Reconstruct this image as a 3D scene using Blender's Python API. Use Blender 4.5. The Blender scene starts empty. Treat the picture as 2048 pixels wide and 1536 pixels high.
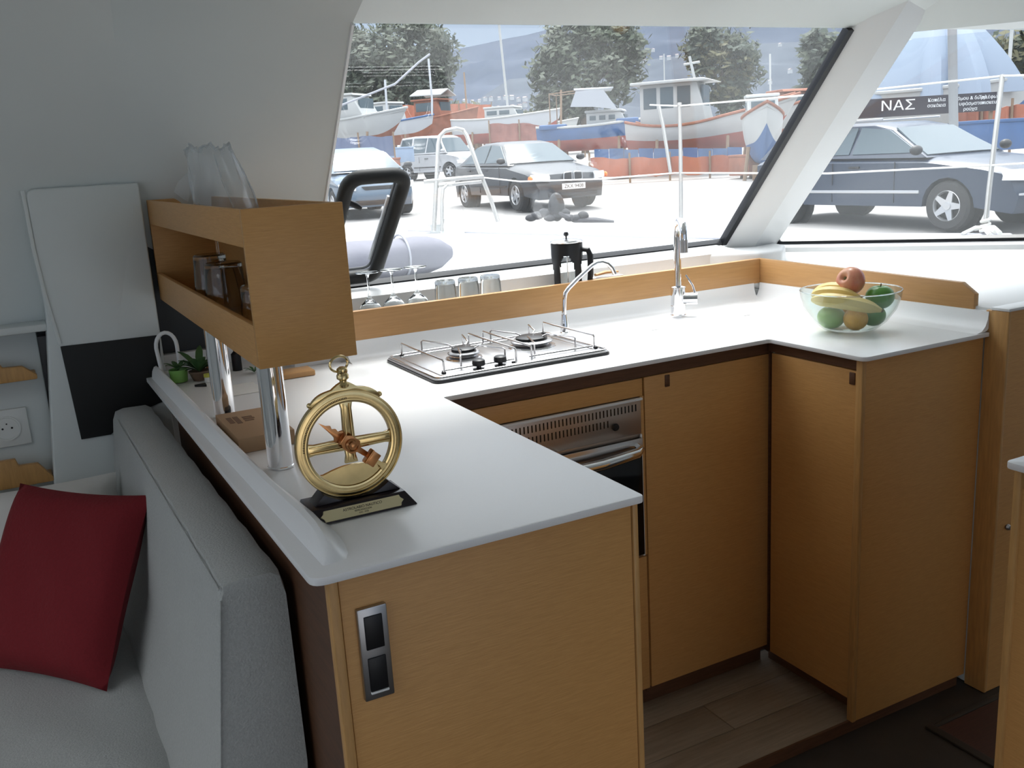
import bpy, bmesh, math, random
from mathutils import Vector, Matrix
random.seed(7)
SC=bpy.context.scene
PI=math.pi
# ---------------------------------------------------------------- camera
CP=Vector((0,0,1.52)); YAW,PIT,ROL,FPX=0.4723,0.2355,-0.0592,1899.47
_f=Vector((math.sin(YAW)*math.cos(PIT),math.cos(YAW)*math.cos(PIT),-math.sin(PIT)))
_r=Vector((math.cos(YAW),-math.sin(YAW),0)); _u=_r.cross(_f)
RT=_r*math.cos(ROL)+_u*math.sin(ROL); UP=-_r*math.sin(ROL)+_u*math.cos(ROL)
cd=bpy.data.cameras.new('camera'); cam=bpy.data.objects.new('camera',cd); SC.collection.objects.link(cam)
cd.sensor_width=36; cd.lens=FPX/2048*36; cd.clip_start=.02; cd.clip_end=5000
m=Matrix((RT,UP,-_f)).transposed().to_4x4(); m.translation=CP; cam.matrix_world=m
SC.camera=cam
# ---------------------------------------------------------------- light and exposure
SC.view_settings.view_transform='Standard'; SC.view_settings.look='None'
SC.view_settings.gamma=1; SC.view_settings.use_curve_mapping=False
SC.view_settings.exposure=0.47
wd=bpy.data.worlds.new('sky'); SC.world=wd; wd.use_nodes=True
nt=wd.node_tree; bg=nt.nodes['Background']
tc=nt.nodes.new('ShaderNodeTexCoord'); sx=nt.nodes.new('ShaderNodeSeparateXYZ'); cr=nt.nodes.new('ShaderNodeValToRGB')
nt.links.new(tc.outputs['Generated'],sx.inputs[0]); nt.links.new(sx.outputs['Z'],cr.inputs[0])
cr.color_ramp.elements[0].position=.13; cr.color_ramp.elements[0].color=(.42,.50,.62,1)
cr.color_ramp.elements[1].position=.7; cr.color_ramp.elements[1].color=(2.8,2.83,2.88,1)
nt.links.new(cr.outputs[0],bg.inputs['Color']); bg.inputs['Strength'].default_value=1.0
sl=bpy.data.lights.new('sun','SUN'); sun=bpy.data.objects.new('sun',sl); SC.collection.objects.link(sun)
sl.energy=3.3; sl.angle=math.radians(22); sl.color=(1,.965,.91)
sd=Vector((.42,.55,1.40)).normalized()      # towards the sun
sun.rotation_euler=sd.to_track_quat('Z','Y').to_euler()

# ---------------------------------------------------------------- materials
def mat(name,col,rough=.5,metal=0,noise=0,nscale=8,stretch=(1,1,1),bump=0,bscale=60,spec=.5,trans=0,col2=None,coat=0,sheen=0,alpha=1,ior=1.45):
    M=bpy.data.materials.new(name); M.use_nodes=True; t=M.node_tree; b=t.nodes['Principled BSDF']
    b.inputs['Base Color'].default_value=(*col,1); b.inputs['Roughness'].default_value=rough
    b.inputs['Metallic'].default_value=metal; b.inputs['Specular IOR Level'].default_value=spec
    b.inputs['Transmission Weight'].default_value=trans; b.inputs['Coat Weight'].default_value=coat
    b.inputs['Sheen Weight'].default_value=sheen; b.inputs['IOR'].default_value=ior
    if alpha<1: b.inputs['Alpha'].default_value=alpha
    if noise or bump:
        c=t.nodes.new('ShaderNodeTexCoord'); mp=t.nodes.new('ShaderNodeMapping'); mp.inputs['Scale'].default_value=stretch
        t.links.new(c.outputs['Object'],mp.inputs[0])
    if noise:
        n=t.nodes.new('ShaderNodeTexNoise'); n.inputs['Scale'].default_value=nscale; n.inputs['Detail'].default_value=6; n.inputs['Roughness'].default_value=.6
        t.links.new(mp.outputs[0],n.inputs['Vector'])
        r=t.nodes.new('ShaderNodeValToRGB'); r.color_ramp.elements[0].position=.3; r.color_ramp.elements[1].position=.7
        c2=col2 or tuple(x*(1-noise) for x in col)
        r.color_ramp.elements[0].color=(*c2,1); r.color_ramp.elements[1].color=(*[min(1,x*(1+noise*.4)) for x in col],1) if not col2 else (*col,1)
        t.links.new(n.outputs['Fac'],r.inputs[0]); t.links.new(r.outputs[0],b.inputs['Base Color'])
    if bump:
        n=t.nodes.new('ShaderNodeTexNoise'); n.inputs['Scale'].default_value=bscale; n.inputs['Detail'].default_value=4
        t.links.new(mp.outputs[0],n.inputs['Vector'])
        bp=t.nodes.new('ShaderNodeBump'); bp.inputs['Strength'].default_value=bump; bp.inputs['Distance'].default_value=.01
        t.links.new(n.outputs['Fac'],bp.inputs['Height']); t.links.new(bp.outputs[0],b.inputs['Normal'])
    return M
def clear(name,tint=(1,1,1),rough=.02,veil=0,veilcol=(.8,.85,.9),frost=0):
    # thin glass / film: transparent body, fresnel reflection, optional pale veil
    M=bpy.data.materials.new(name); M.use_nodes=True; t=M.node_tree; t.nodes.clear()
    o=t.nodes.new('ShaderNodeOutputMaterial'); tr=t.nodes.new('ShaderNodeBsdfTransparent'); tr.inputs[0].default_value=(*tint,1)
    g=t.nodes.new('ShaderNodeBsdfGlossy'); g.inputs['Roughness'].default_value=rough
    # Schlick reflectance from the unsigned facing angle (same from both sides of the sheet)
    ge=t.nodes.new('ShaderNodeNewGeometry'); dt=t.nodes.new('ShaderNodeVectorMath'); dt.operation='DOT_PRODUCT'
    t.links.new(ge.outputs['Normal'],dt.inputs[0]); t.links.new(ge.outputs['Incoming'],dt.inputs[1])
    def mth(op,a,b=None):
        n=t.nodes.new('ShaderNodeMath'); n.operation=op
        for i,q in enumerate((a,b)):
            if q is None: continue
            if isinstance(q,(int,float)): n.inputs[i].default_value=q
            else: t.links.new(q,n.inputs[i])
        return n.outputs[0]
    fac=mth('ADD',mth('MULTIPLY',mth('POWER',mth('SUBTRACT',1.0,mth('ABSOLUTE',dt.outputs['Value'])),5.0),.9),.045)
    mx=t.nodes.new('ShaderNodeMixShader'); t.links.new(fac,mx.inputs[0]); t.links.new(tr.outputs[0],mx.inputs[1]); t.links.new(g.outputs[0],mx.inputs[2])
    last=mx.outputs[0]
    if veil:
        a=t.nodes.new('ShaderNodeBsdfTranslucent'); a.inputs[0].default_value=(*veilcol,1)
        d=t.nodes.new('ShaderNodeBsdfDiffuse'); d.inputs[0].default_value=(*veilcol,1)
        m2=t.nodes.new('ShaderNodeMixShader'); m2.inputs[0].default_value=.5; t.links.new(a.outputs[0],m2.inputs[1]); t.links.new(d.outputs[0],m2.inputs[2])
        m3=t.nodes.new('ShaderNodeMixShader'); m3.inputs[0].default_value=veil; t.links.new(last,m3.inputs[1]); t.links.new(m2.outputs[0],m3.inputs[2]); last=m3.outputs[0]
    t.links.new(last,o.inputs[0]); return M
WOOD=(.47,.27,.115)
M_wood=mat('oak_veneer',(.64,.345,.12),.42,noise=.28,nscale=5,stretch=(6,6,90),bump=.05,bscale=5,col2=(.55,.285,.092))
M_woodY=mat('oak_veneer_rail',(.58,.32,.13),.4,noise=.2,nscale=3,stretch=(3,3,50),col2=(.50,.27,.105))
M_woodedge=mat('oak_edging',(.56,.31,.11),.4,noise=.2,nscale=6,stretch=(20,20,2))
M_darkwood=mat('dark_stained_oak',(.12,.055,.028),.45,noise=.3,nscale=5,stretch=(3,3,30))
M_gel=mat('white_gelcoat',(.67,.71,.70),.38,bump=.02,bscale=3)
M_gelw=mat('white_moulding',(.80,.81,.81),.35)
M_top=mat('white_worktop',(.88,.88,.88),.30,noise=.03,nscale=900)
M_black=mat('black_plastic',(.008,.008,.010),.4)
M_rub=mat('black_seal',(.012,.013,.017),.35)
M_panel=mat('matt_black_panel',(.010,.011,.011),.6)
M_chrome=mat('chrome',(.86,.86,.88),.06,metal=1)
M_steel=mat('brushed_steel',(.72,.71,.72),.22,metal=1,noise=.08,nscale=20,stretch=(2,60,60))
M_satin=mat('satin_steel',(.42,.42,.43),.35,metal=1)
M_brass=mat('aged_brass',(.74,.56,.27),.2,metal=1,noise=.3,nscale=14)
M_copper=mat('copper_brass',(.60,.27,.11),.28,metal=1,noise=.2,nscale=20)
M_ebony=mat('ebonised_base',(.018,.012,.014),.28)
M_plaque=mat('brass_plaque',(.80,.70,.42),.3,metal=.6)
M_ink=mat('dark_print',(.03,.02,.02),.6)
M_sofa=mat('grey_upholstery',(.42,.435,.425),.9,noise=.12,nscale=220,bump=.25,bscale=260,sheen=.2)
M_sofa2=mat('pale_grey_upholstery',(.45,.47,.49),.9,noise=.10,nscale=220,bump=.25,bscale=260,sheen=.2)
M_red=mat('red_cotton',(.16,.005,.010),.85,bump=.2,bscale=120,noise=.1,nscale=200)
M_pale=mat('white_cotton',(.66,.65,.62),.9,bump=.4,bscale=14)
M_floor=mat('pale_oak_laminate',(.30,.235,.17),.5,noise=.25,nscale=2.5,stretch=(3,40,3))
M_floord=mat('dark_sole',(.035,.028,.022),.5,noise=.3,nscale=8)
M_hatch=mat('mahogany_hatch',(.06,.022,.014),.5,noise=.3,nscale=8,stretch=(2,30,2))
M_glass=clear('window_glass',(.95,.97,.98),.01,veil=.014)  # pale veil imitates haze and reflections over the view
M_gl=mat('tableware_glass',(.97,.99,.99),.01,trans=1,ior=1.45)
M_film=clear('plastic_film',(.90,.92,.93),.22,veil=.20,veilcol=(.75,.78,.8))
M_bowl=clear('clear_bowl',(.93,.965,.95),.03,veil=.03)
M_oven=mat('oven_glass',(.004,.004,.005),.08)
M_ovenst=mat('oven_steel',(.50,.43,.38),.3,metal=.85)
M_kraft=mat('kraft_card',(.36,.23,.13),.8)
M_deck=mat('white_deck',(.50,.515,.53),.45)
M_grey=mat('grey_toe_rail',(.36,.37,.42),.5)
M_bag=mat('grey_canvas',(.17,.17,.21),.75,bump=.3,bscale=14)
M_inox=mat('polished_steel_rail',(.45,.44,.42),.25,metal=.5)
M_rope=mat('white_rope',(.75,.74,.70),.8)
M_quay=mat('pale_concrete',(.33,.32,.315),.9,noise=.10,nscale=.35,col2=(.28,.27,.26))
M_apple=mat('apple_skin',(.56,.14,.10),.3,noise=.5,nscale=14,col2=(.74,.42,.24),stretch=(1,1,.5))
M_gapple=mat('green_apple_skin',(.30,.48,.12),.3,noise=.15,nscale=12)
M_dapple=mat('deep_green_skin',(.10,.28,.05),.3,noise=.2,nscale=12)
M_ban=mat('banana_skin',(.80,.60,.22),.45,noise=.15,nscale=10)
M_bant=mat('banana_tip',(.14,.12,.04),.6)
M_oran=mat('orange_skin',(.80,.40,.06),.45,bump=.2,bscale=160)
M_leaf=mat('houseplant_leaf',(.05,.12,.04),.5)
M_gcup=mat('lime_pot',(.20,.42,.10),.4)
M_orf=mat('orange_fruit',(.75,.30,.12),.5)
M_yel=mat('yellow_lid',(.60,.58,.10),.4)
M_whp=mat('white_plastic',(.72,.73,.72),.4)
M_socket=mat('socket_plate',(.72,.74,.72),.35)

# ---------------------------------------------------------------- mesh helpers
class MB:
    def __init__(s): s.v=[]; s.f=[]
    def add(s,v,f):
        n=len(s.v); s.v+= [tuple(p) for p in v]; s.f+=[[i+n for i in q] for q in f]; return s
    def box(s,x0,x1,y0,y1,z0,z1):
        v=[(x0,y0,z0),(x1,y0,z0),(x1,y1,z0),(x0,y1,z0),(x0,y0,z1),(x1,y0,z1),(x1,y1,z1),(x0,y1,z1)]
        return s.add(v,[[0,3,2,1],[4,5,6,7],[0,1,5,4],[1,2,6,5],[2,3,7,6],[3,0,4,7]])
    def prism(s,poly,ax,a,b):
        def P(p,t):
            return (t,p[0],p[1]) if ax=='x' else (p[0],t,p[1]) if ax=='y' else (p[0],p[1],t)
        n=len(poly); v=[P(p,a) for p in poly]+[P(p,b) for p in poly]
        return s.add(v,[list(range(n))[::-1],list(range(n,2*n))]+[[i,(i+1)%n,n+(i+1)%n,n+i] for i in range(n)])
    def tube(s,pts,r,n=10,closed=False,cap=True,flat=1):
        pts=[Vector(p) for p in pts]; N=len(pts); rr=r if isinstance(r,(list,tuple)) else [r]*N
        T=[]
        for i in range(N):
            a=pts[(i-1)%N] if (closed or i>0) else pts[0]; b=pts[(i+1)%N] if (closed or i<N-1) else pts[-1]
            T.append((b-a).normalized())
        ref=Vector((0,0,1)) if abs(T[0].z)<.9 else Vector((0,1,0))
        nn=(ref-T[0]*ref.dot(T[0])).normalized(); v=[]
        for i in range(N):
            nn=(nn-T[i]*nn.dot(T[i]));
            if nn.length<1e-6: nn=T[i].orthogonal()
            nn.normalize(); bb=T[i].cross(nn)
            for k in range(n):
                a=2*PI*k/n; v.append(pts[i]+nn*math.cos(a)*rr[i]*flat+bb*math.sin(a)*rr[i])
        f=[]
        for i in range(N if closed else N-1):
            j=(i+1)%N
            for k in range(n): f.append([i*n+k,i*n+(k+1)%n,j*n+(k+1)%n,j*n+k])
        if not closed and cap: f.append(list(range(n))[::-1]); f.append([(N-1)*n+k for k in range(n)])
        return s.add(v,f)
    def lathe(s,prof,n=24,M=None,cap=True):
        M=M or Matrix.Identity(4); v=[]; f=[]
        for (r,z) in prof:
            for k in range(n):
                a=2*PI*k/n; v.append(M@Vector((r*math.cos(a),r*math.sin(a),z)))
        for i in range(len(prof)-1):
            for k in range(n): f.append([i*n+k,i*n+(k+1)%n,(i+1)*n+(k+1)%n,(i+1)*n+k])
        if cap:
            if prof[0][0]>1e-5: f.append(list(range(n))[::-1])
            if prof[-1][0]>1e-5: f.append([(len(prof)-1)*n+k for k in range(n)])
        return s.add(v,f)
    def grid(s,rows):
        n=len(rows[0]); v=[p for r in rows for p in r]; f=[]
        for i in range(len(rows)-1):
            for k in range(n-1): f.append([i*n+k,i*n+k+1,(i+1)*n+k+1,(i+1)*n+k])
        return s.add(v,f)
    def slab(s,rows,d):   # thick sheet: grid plus an offset copy, rim closed
        d=Vector(d); m=len(rows); n=len(rows[0])
        v=[Vector(p) for r in rows for p in r]; v2=[p+d for p in v]; f=[]; o=m*n
        for i in range(m-1):
            for k in range(n-1):
                q=[i*n+k,i*n+k+1,(i+1)*n+k+1,(i+1)*n+k]; f.append(q); f.append([o+a for a in q[::-1]])
        for k in range(n-1): f.append([k,k+1,o+k+1,o+k]); a=(m-1)*n+k; f.append([a+1,a,o+a,o+a+1])
        for i in range(m-1): a=i*n; f.append([a+n,a,o+a,o+a+n]); a=i*n+n-1; f.append([a,a+n,o+a+n,o+a])
        return s.add(v+v2,f)
    def ell(s,c,r,n=16,m=10,fn=None,M=None):
        prof=[]; v=[]; f=[]
        for i in range(m+1):
            t=PI*i/m
            for k in range(n):
                a=2*PI*k/n; p=Vector((math.sin(t)*math.cos(a),math.sin(t)*math.sin(a),math.cos(t)))
                if fn: p=fn(p)
                p=Vector((p.x*r[0],p.y*r[1],p.z*r[2]))
                if M: p=M@p
                v.append(p+Vector(c))
        for i in range(m):
            for k in range(n): f.append([i*n+k,(i+1)*n+k,(i+1)*n+(k+1)%n,i*n+(k+1)%n])
        return s.add(v,f)
    def build(s,name,m,parent=None,smooth=True,bevel=0,seg=2,off=None):
        me=bpy.data.meshes.new(name); v=s.v
        if off is not None: v=[(p[0]-off[0],p[1]-off[1],p[2]-off[2]) for p in v]
        me.from_pydata([tuple(p) for p in v],[],s.f); me.validate()
        bm=bmesh.new(); bm.from_mesh(me); bmesh.ops.remove_doubles(bm,verts=bm.verts,dist=1e-6)
        bmesh.ops.recalc_face_normals(bm,faces=bm.faces)
        if bevel:
            es=[e for e in bm.edges if len(e.link_faces)==2 and e.calc_face_angle(0)>.5]
            bmesh.ops.bevel(bm,geom=es,offset=bevel,segments=seg,profile=.5,affect='EDGES',clamp_overlap=True)
        bm.to_mesh(me); bm.free()
        if smooth:
            me.polygons.foreach_set('use_smooth',[True]*len(me.polygons)); me.set_sharp_from_angle(angle=math.radians(35))
        me.materials.append(m)
        o=bpy.data.objects.new(name,me); SC.collection.objects.link(o)
        if parent is not None: o.parent=parent
        return o
def tag(o,label=None,cat=None,group=None,kind=None):
    if label: o['label']=label
    if cat: o['category']=cat
    if group: o['group']=group
    if kind: o['kind']=kind
    return o
def thing(name,label,cat,loc=(0,0,0),rz=0,group=None):
    o=bpy.data.objects.new(name,None); o.empty_display_size=.1; SC.collection.objects.link(o); o.location=loc; o.rotation_euler=(0,0,rz)
    return tag(o,label,cat,group)
class W:   # build parts of a thing in world coordinates; the Empty sits at loc
    def __init__(s,name,label,cat,loc,group=None): s.r=thing(name,label,cat,loc,0,group); s.loc=Vector(loc)
    def part(s,mb,name,m,parent=None,**k):
        o=mb.build(name,m,parent or s.r,off=s.loc,**k); return o
def dup(root,loc=None,rz=None,label=None,group=None):
    c=root.copy(); SC.collection.objects.link(c)
    if loc is not None: c.location=loc
    if rz is not None: c.rotation_euler=(0,0,rz)
    if label: c['label']=label
    if group: c['group']=group
    for ch in root.children:
        d=ch.copy(); SC.collection.objects.link(d); d.parent=c
        for g in ch.children:
            e=g.copy(); SC.collection.objects.link(e); e.parent=d
    return c
def struct(mb,name,m,parent=None,**k):
    o=mb.build(name,m,parent,**k)
    if parent is None: o['kind']='structure'
    return o
def text(s,size,name,m,parent,M,depth=.0004):
    c=bpy.data.curves.new(name,'FONT'); c.body=s; c.size=size; c.align_x='CENTER'; c.align_y='CENTER'; c.extrude=depth
    o=bpy.data.objects.new(name,c); SC.collection.objects.link(o)
    dg=bpy.context.evaluated_depsgraph_get(); me=bpy.data.meshes.new_from_object(o.evaluated_get(dg))
    bpy.data.objects.remove(o); me.materials.clear(); me.materials.append(m); me.transform(M)
    o=bpy.data.objects.new(name,me); SC.collection.objects.link(o)
    if parent is not None: o.parent=parent
    return o
def arc(c,r,a0,a1,n,ax='y'):
    out=[]
    for i in range(n+1):
        a=a0+(a1-a0)*i/n; p,q=r*math.cos(a),r*math.sin(a)
        out.append((c[0]+p,c[1],c[2]+q) if ax=='y' else (c[0],c[1]+p,c[2]+q) if ax=='x' else (c[0]+p,c[1]+q,c[2]))
    return out
def roundpoly(pts,r,n=5):
    out=[]; N=len(pts)
    for i in range(N):
        p=Vector(pts[i]); a=Vector(pts[i-1]); b=Vector(pts[(i+1)%N]); ri=r[i] if isinstance(r,(list,tuple)) else r
        if ri<=0: out.append(tuple(p)); continue
        p0=p+(a-p).normalized()*ri; p1=p+(b-p).normalized()*ri
        for k in range(n+1):
            t=k/n; out.append(tuple(p0*(1-t)**2+p*2*t*(1-t)+p1*t*t))
    return out

# ================================================================= SETTING
# sole of the galley: planks, and the lower saloon floor in front of it
fl=struct(MB().box(-1.6,3.8,-2.2,3.2,-.12,-.032),'floor',M_floord,bevel=0)
for i,(a,b) in enumerate(((1.622,1.752),(1.754,1.884),(1.886,2.02))):
    for x0,x1 in (((.75,1.50),(1.502,1.85)) if i%2 else ((.75,1.18),(1.182,1.85))):
        MB().box(x0,x1,a,b,-.0315,.0).build('plank',M_floor,fl,bevel=.001)
MB().box(.75,2.2,1.614,1.6215,-.0315,.001).build('edge_strip',M_darkwood,fl)
# rear, sides, ceiling of the saloon (opening behind the camera added for fill light)
CZ=1.98
struct(MB().box(-1.6,-.6,-2.3,-2.2,-.03,CZ).box(3.0,3.8,-2.3,-2.2,-.03,CZ).box(-.6,3.0,-2.3,-2.2,1.86,CZ).box(-.6,-.2,-2.3,-2.2,-.03,.6).box(1.5,3.0,-2.3,-2.2,-.03,.6),'wall_back',M_gel,smooth=False)
struct(MB().box(3.8,3.9,-2.3,1.30,-.03,CZ),'wall_right',M_gel,smooth=False)
struct(MB().box(-1.7,-1.6,-2.3,3.0,-.03,1.1).box(-1.7,-1.6,-2.3,3.0,1.8,CZ).box(-1.7,-1.6,2.1,3.0,1.1,1.8).box(-1.7,-1.6,-2.3,-1.2,1.1,1.8),'wall_left',M_gel,smooth=False)  # unseen side opening, added to light the sofa and left wall
RK=Vector((0,-.66,.76))/Vector((0,-.66,.76)).length   # the rake of the windscreen, upwards
def on1(x,s,o=0): # a point of the left windscreen plane: x, distance s up the rake, offset o outward
    p=Vector((x,2.722,1.168))+RK*s; return p+Vector((0,.755,.656))*o
B2=Vector((.611,-.791,0)); N2=B2.cross(RK).normalized()
if N2.y<0: N2=-N2
def on2(t,s,o=0): return Vector((2.515,2.705,1.148))+B2*t+RK*s+N2*o
S1=.874      # height of window 1 along the rake
XL,XR=.752,2.292
# ceiling follows the window head
# ceiling with an unseen opening near the sofa, added to light the seat
struct(MB().box(-1.7,3.9,-2.3,.95,CZ,CZ+.05).box(-1.7,-1.0,.95,1.95,CZ,CZ+.05).box(-.55,3.9,.95,1.95,CZ,CZ+.05).box(-1.0,-.55,1.45,1.95,CZ,CZ+.05).box(-1.7,.76,1.95,2.95,CZ,CZ+.05),'ceiling',M_gel,smooth=False)
# window header: from the top of the opening back to the ceiling, gently curved
rows=[]
for i in range(9):
    t=i/8; y=2.152-.42*t-.05*math.sin(PI*t); z=1.828+(CZ+.005-1.828)*math.sin(t*PI/2)
    rows.append([(x,y,z) for x in (XL,1.2,1.8,XR+.02,2.6,3.0,3.9)])
struct(MB().slab(rows,(0,.03,.06)),'trim_1',M_gel)
# moulded wall left of the windscreen: lofted from the window edge back to the hull side
def leftw(u,z):   # u 0 at the window edge, 1 far left
    s=(z-1.168)/RK.z; e=on1(XL,s)
    if z>1.828:
        tt_=math.asin(min(1,(z-1.828)/(CZ+.005-1.828)))*2/PI; e=Vector((XL,2.152-.42*tt_-.05*math.sin(PI*tt_),z))
    far=Vector((.30,2.76-.30*max(0,(z-1.2))**1.3,z))
    t=min(1,u*2.2); p=e.lerp(far,t) ; p.y+=.035*math.sin(PI*t)
    if u*2.2>1:
        k=(u*2.2-1)/1.2; p=Vector((.30-1.9*k,far.y-.55*k*k+.16*(1 if z<1.16 else 0)*min(1,k*12),z))
    p.z=z; return p
rows=[]
ZL=[.55,.75,.95,1.155,1.17,1.28,1.39,1.50,1.61,1.72,1.828]+[1.828+.157*math.sin(PI/2*k/8) for k in range(1,9)]
for z in ZL:
    rows.append([leftw(k/22,z) for k in range(23)])
struct(MB().slab(rows,(0,.05,.0)),'wall_front_left',M_gel)
# windscreen reveal left and outer strip, pillar between the windows
pil=[]
for s in (-.03,.1,.3,.5,.7,S1+.12):
    a=on1(XR,s); b=on2(.0,s); a2=on1(XR+.02,s,-.025); 
    c=(a+b)/2+Vector((-.03,-.055,-.01)); b2=on2(.0,s,-.02)
    pil.append([a,a2,c*.65+a2*.35,c,c*.4+b2*.6,b2,b])
struct(MB().slab(pil,(.012,.004,.0)),'trim_2',M_gelw)
# sill: ledge under window 1, drop to the glass recess, recess floor, and wide shelf under window 2
sill=MB()
sill.prism([(2.80,1.09),(2.80,1.168),(2.735,1.172),(2.70,1.165),(2.612,1.158),(2.602,1.150),(2.602,1.05),(2.60,1.0),(2.80,1.0)],'x',.62,2.24)
struct(sill,'trim_3',M_gelw,bevel=0)
struct(MB().box(.62,2.20,2.487,2.602,.99,1.062),'trim_4',M_gelw,bevel=.003)
struct(MB().prism([(2.235,1.60),(2.235,2.76),(2.47,2.76),(3.40,1.60)],'z',-.03,1.029),'wall_right_front',M_gel)
sh=MB()
poly=[(2.235,1.30),(2.235,2.72),(2.55,2.72),(3.9,1.02),(3.9,1.30)]
pol2=[(2.235,1.56),(2.235,2.78),(2.49,2.78),(3.45,1.56)]
sh.prism(pol2,'z',1.03,1.062)
struct(sh,'trim_5',M_gelw,bevel=.004)
# moulded ledge that sweeps down from window 2 to the shelf
st=MB(); rows=[]
q=Vector((N2.x,N2.y,0)).normalized()
for t in [-.10+.1*i for i in range(18)]:
    p=on2(t,0); g=-.001
    rows.append([p-q*o_+Vector((0,0,z_+g-p.z)) for o_,z_ in ((-.04,1.146),(.0,1.144),(.030,1.142),(.045,1.136),(.055,1.120),(.085,1.108),(.12,1.090),(.18,1.070),(.24,1.0622))])
st.slab(rows,(0,0,-.05))
struct(st,'trim_6',M_gelw)
cnr=MB().prism([(2.12,2.606),(2.255,2.492),(2.36,2.50),(2.47,2.60),(2.50,2.70),(2.42,2.80),(2.12,2.80)],'z',1.0,1.1515)
struct(cnr,'trim_11',M_gelw,bevel=.012,seg=3)
# window 1: pane, black seal, outer white lip
w1=MB().slab([[on1(XL,0),on1(XR,0)],[on1(XL,S1),on1(XR,S1)]],Vector((0,.755,.656))*.008)
W1=struct(w1,'window_1',M_glass,smooth=False)
seal=MB()
def bar(a,b,w,o0,o1,wd):  # flat bar from a to b in a window plane; wd = width direction
    n=Vector((0,.755,.656)) if wd[1]==0 else N2
    return a,b
def strip(mb,p0,p1,wv,nv,w,d):
    wv=wv.normalized()*w; nv=nv.normalized()*d
    v=[p0-nv,p1-nv,p1+wv-nv,p0+wv-nv,p0+nv,p1+nv,p1+wv+nv,p0+wv+nv]
    mb.add(v,[[0,1,2,3],[7,6,5,4],[0,4,5,1],[1,5,6,2],[2,6,7,3],[3,7,4,0]])
NV=Vector((0,.755,.656)); X=Vector((1,0,0))
strip(seal,on1(XL-.02,0,.0),on1(XR,0,.0),RK,NV,.013,.010)
strip(seal,on1(XR,-.0,0),on1(XR,S1,0),-X,NV,.022,.012)
seal.build('window_seal',M_rub,W1,smooth=False)
# window 2
w2=MB().slab([[on2(-.0,0),on2(1.7,0)],[on2(-.0,S1-.02),on2(1.7,S1-.02)]],N2*.008)
W2=struct(w2,'window_2',M_glass,smooth=False)
s2=MB(); strip(s2,on2(-.01,.0),on2(1.7,.0),RK,N2,.015,.010)
s2.build('window_seal',M_rub,W2,smooth=False)
# header above window 2 and wall beyond it
rows=[]
for i in range(7):
    t=i/6; b=on2(-.05,S1-.02)-N2*(.40*t); e=on2(1.75,S1-.02)-N2*(.40*t); z=1.815+(CZ+.01-1.815)*math.sin(t*PI/2)
    b.z=z; e.z=z; rows.append([b,b.lerp(e,.5),e])
struct(MB().slab(rows,(0.02,.02,.06)),'trim_7',M_gel)
# white frame trim down the left edge of window 1 (thin reveal)
rv=MB(); strip(rv,on1(XL-.004,-.02,-.002),on1(XL-.004,S1,-.002),X,NV,.006,.006)
struct(rv,'trim_8',M_gelw)

# ================================================================= COUNTERS
# worktop: peninsula, back run and right arm in one slab
HC=1.0; TT=.0115
xA,x1,y0,y1,x2,y3,x3=.274,.801,1.141,1.924,1.767,1.592,2.222
pts=[(xA,y0),(x1,y0),(x1+.006,y1),(x2,y1-.006),(x2,y3),(x3,y3),(x3,2.47),(.745,2.47),(.745,2.70),(.262,2.70)]
poly=roundpoly([Vector((a,b,0)) for a,b in pts],[.022,.010,.006,.01,.022,0,0,0,0,0],5)
wt=W('worktop','white solid-surface worktop running in a U around the galley','worktop',(.5,1.2,HC-TT))
wt.part(MB().prism([(p[0],p[1]) for p in poly],'z',HC-TT,HC),'slab',M_top,bevel=.0015)
# cove upstand behind the worktop
up=[]
for (yy,zz) in ((2.418,HC),(2.440,HC+.004),(2.455,HC+.016),(2.462,HC+.034),(2.464,HC+.054)):
    up.append([(.76,yy,zz),(2.2,yy,zz)])
wt.part(MB().slab(up,(0,.022,0)),'upstand',M_top)
up=[]
for (xx,zz) in ((2.178,HC),(2.198,HC+.004),(2.211,HC+.016),(2.219,HC+.034),(2.2215,HC+.054)):
    up.append([(xx,1.597,zz),(xx,2.46,zz)])
wt.part(MB().slab(up,(.02,0,0)),'upstand',M_top)
# raised coaming along the outer edge of the peninsula
prof=[(.0,.0),(.004,.016),(.012,.026),(.020,.028),(.030,.022),(.040,.008),(.050,.0)]
rows=[]
L=[(1.178,0),(1.184,.25),(1.20,.55),(1.23,.8),(1.27,.95),(1.32,1),(1.50,1),(1.65,1),(2.64,1)]
for (y,k) in L: 
    x0=.298-(y-1.18)*.018
    ws=(.55+.45*k)*(1.1 if y<1.35 else .76); rows.append([(x0+.003+a*ws,y,HC-.0005+b*k*1.15) for a,b in prof])
wt.part(MB().grid(rows),'coaming',M_top)
# fiddle rails
fb=W('fiddle_rail','long oak fiddle rail along the back of the worktop below the large window','rail',(1.5,2.475,HC+.054))
fb.part(MB().box(.62,2.227,2.465,2.487,HC+.052,HC+.134),'rail_board',M_woodY,bevel=.0015)
fr_=W('fiddle_rail','short oak fiddle rail with a clipped end behind the fruit bowl','rail',(2.23,2.0,HC+.054))
fr_.part(MB().prism([(1.647,HC+.050),(2.487,HC+.054),(2.487,HC+.134),(1.690,HC+.122),(1.647,HC+.094)],'x',2.2275,2.246),'rail_board',M_woodY,bevel=.0015)

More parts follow.
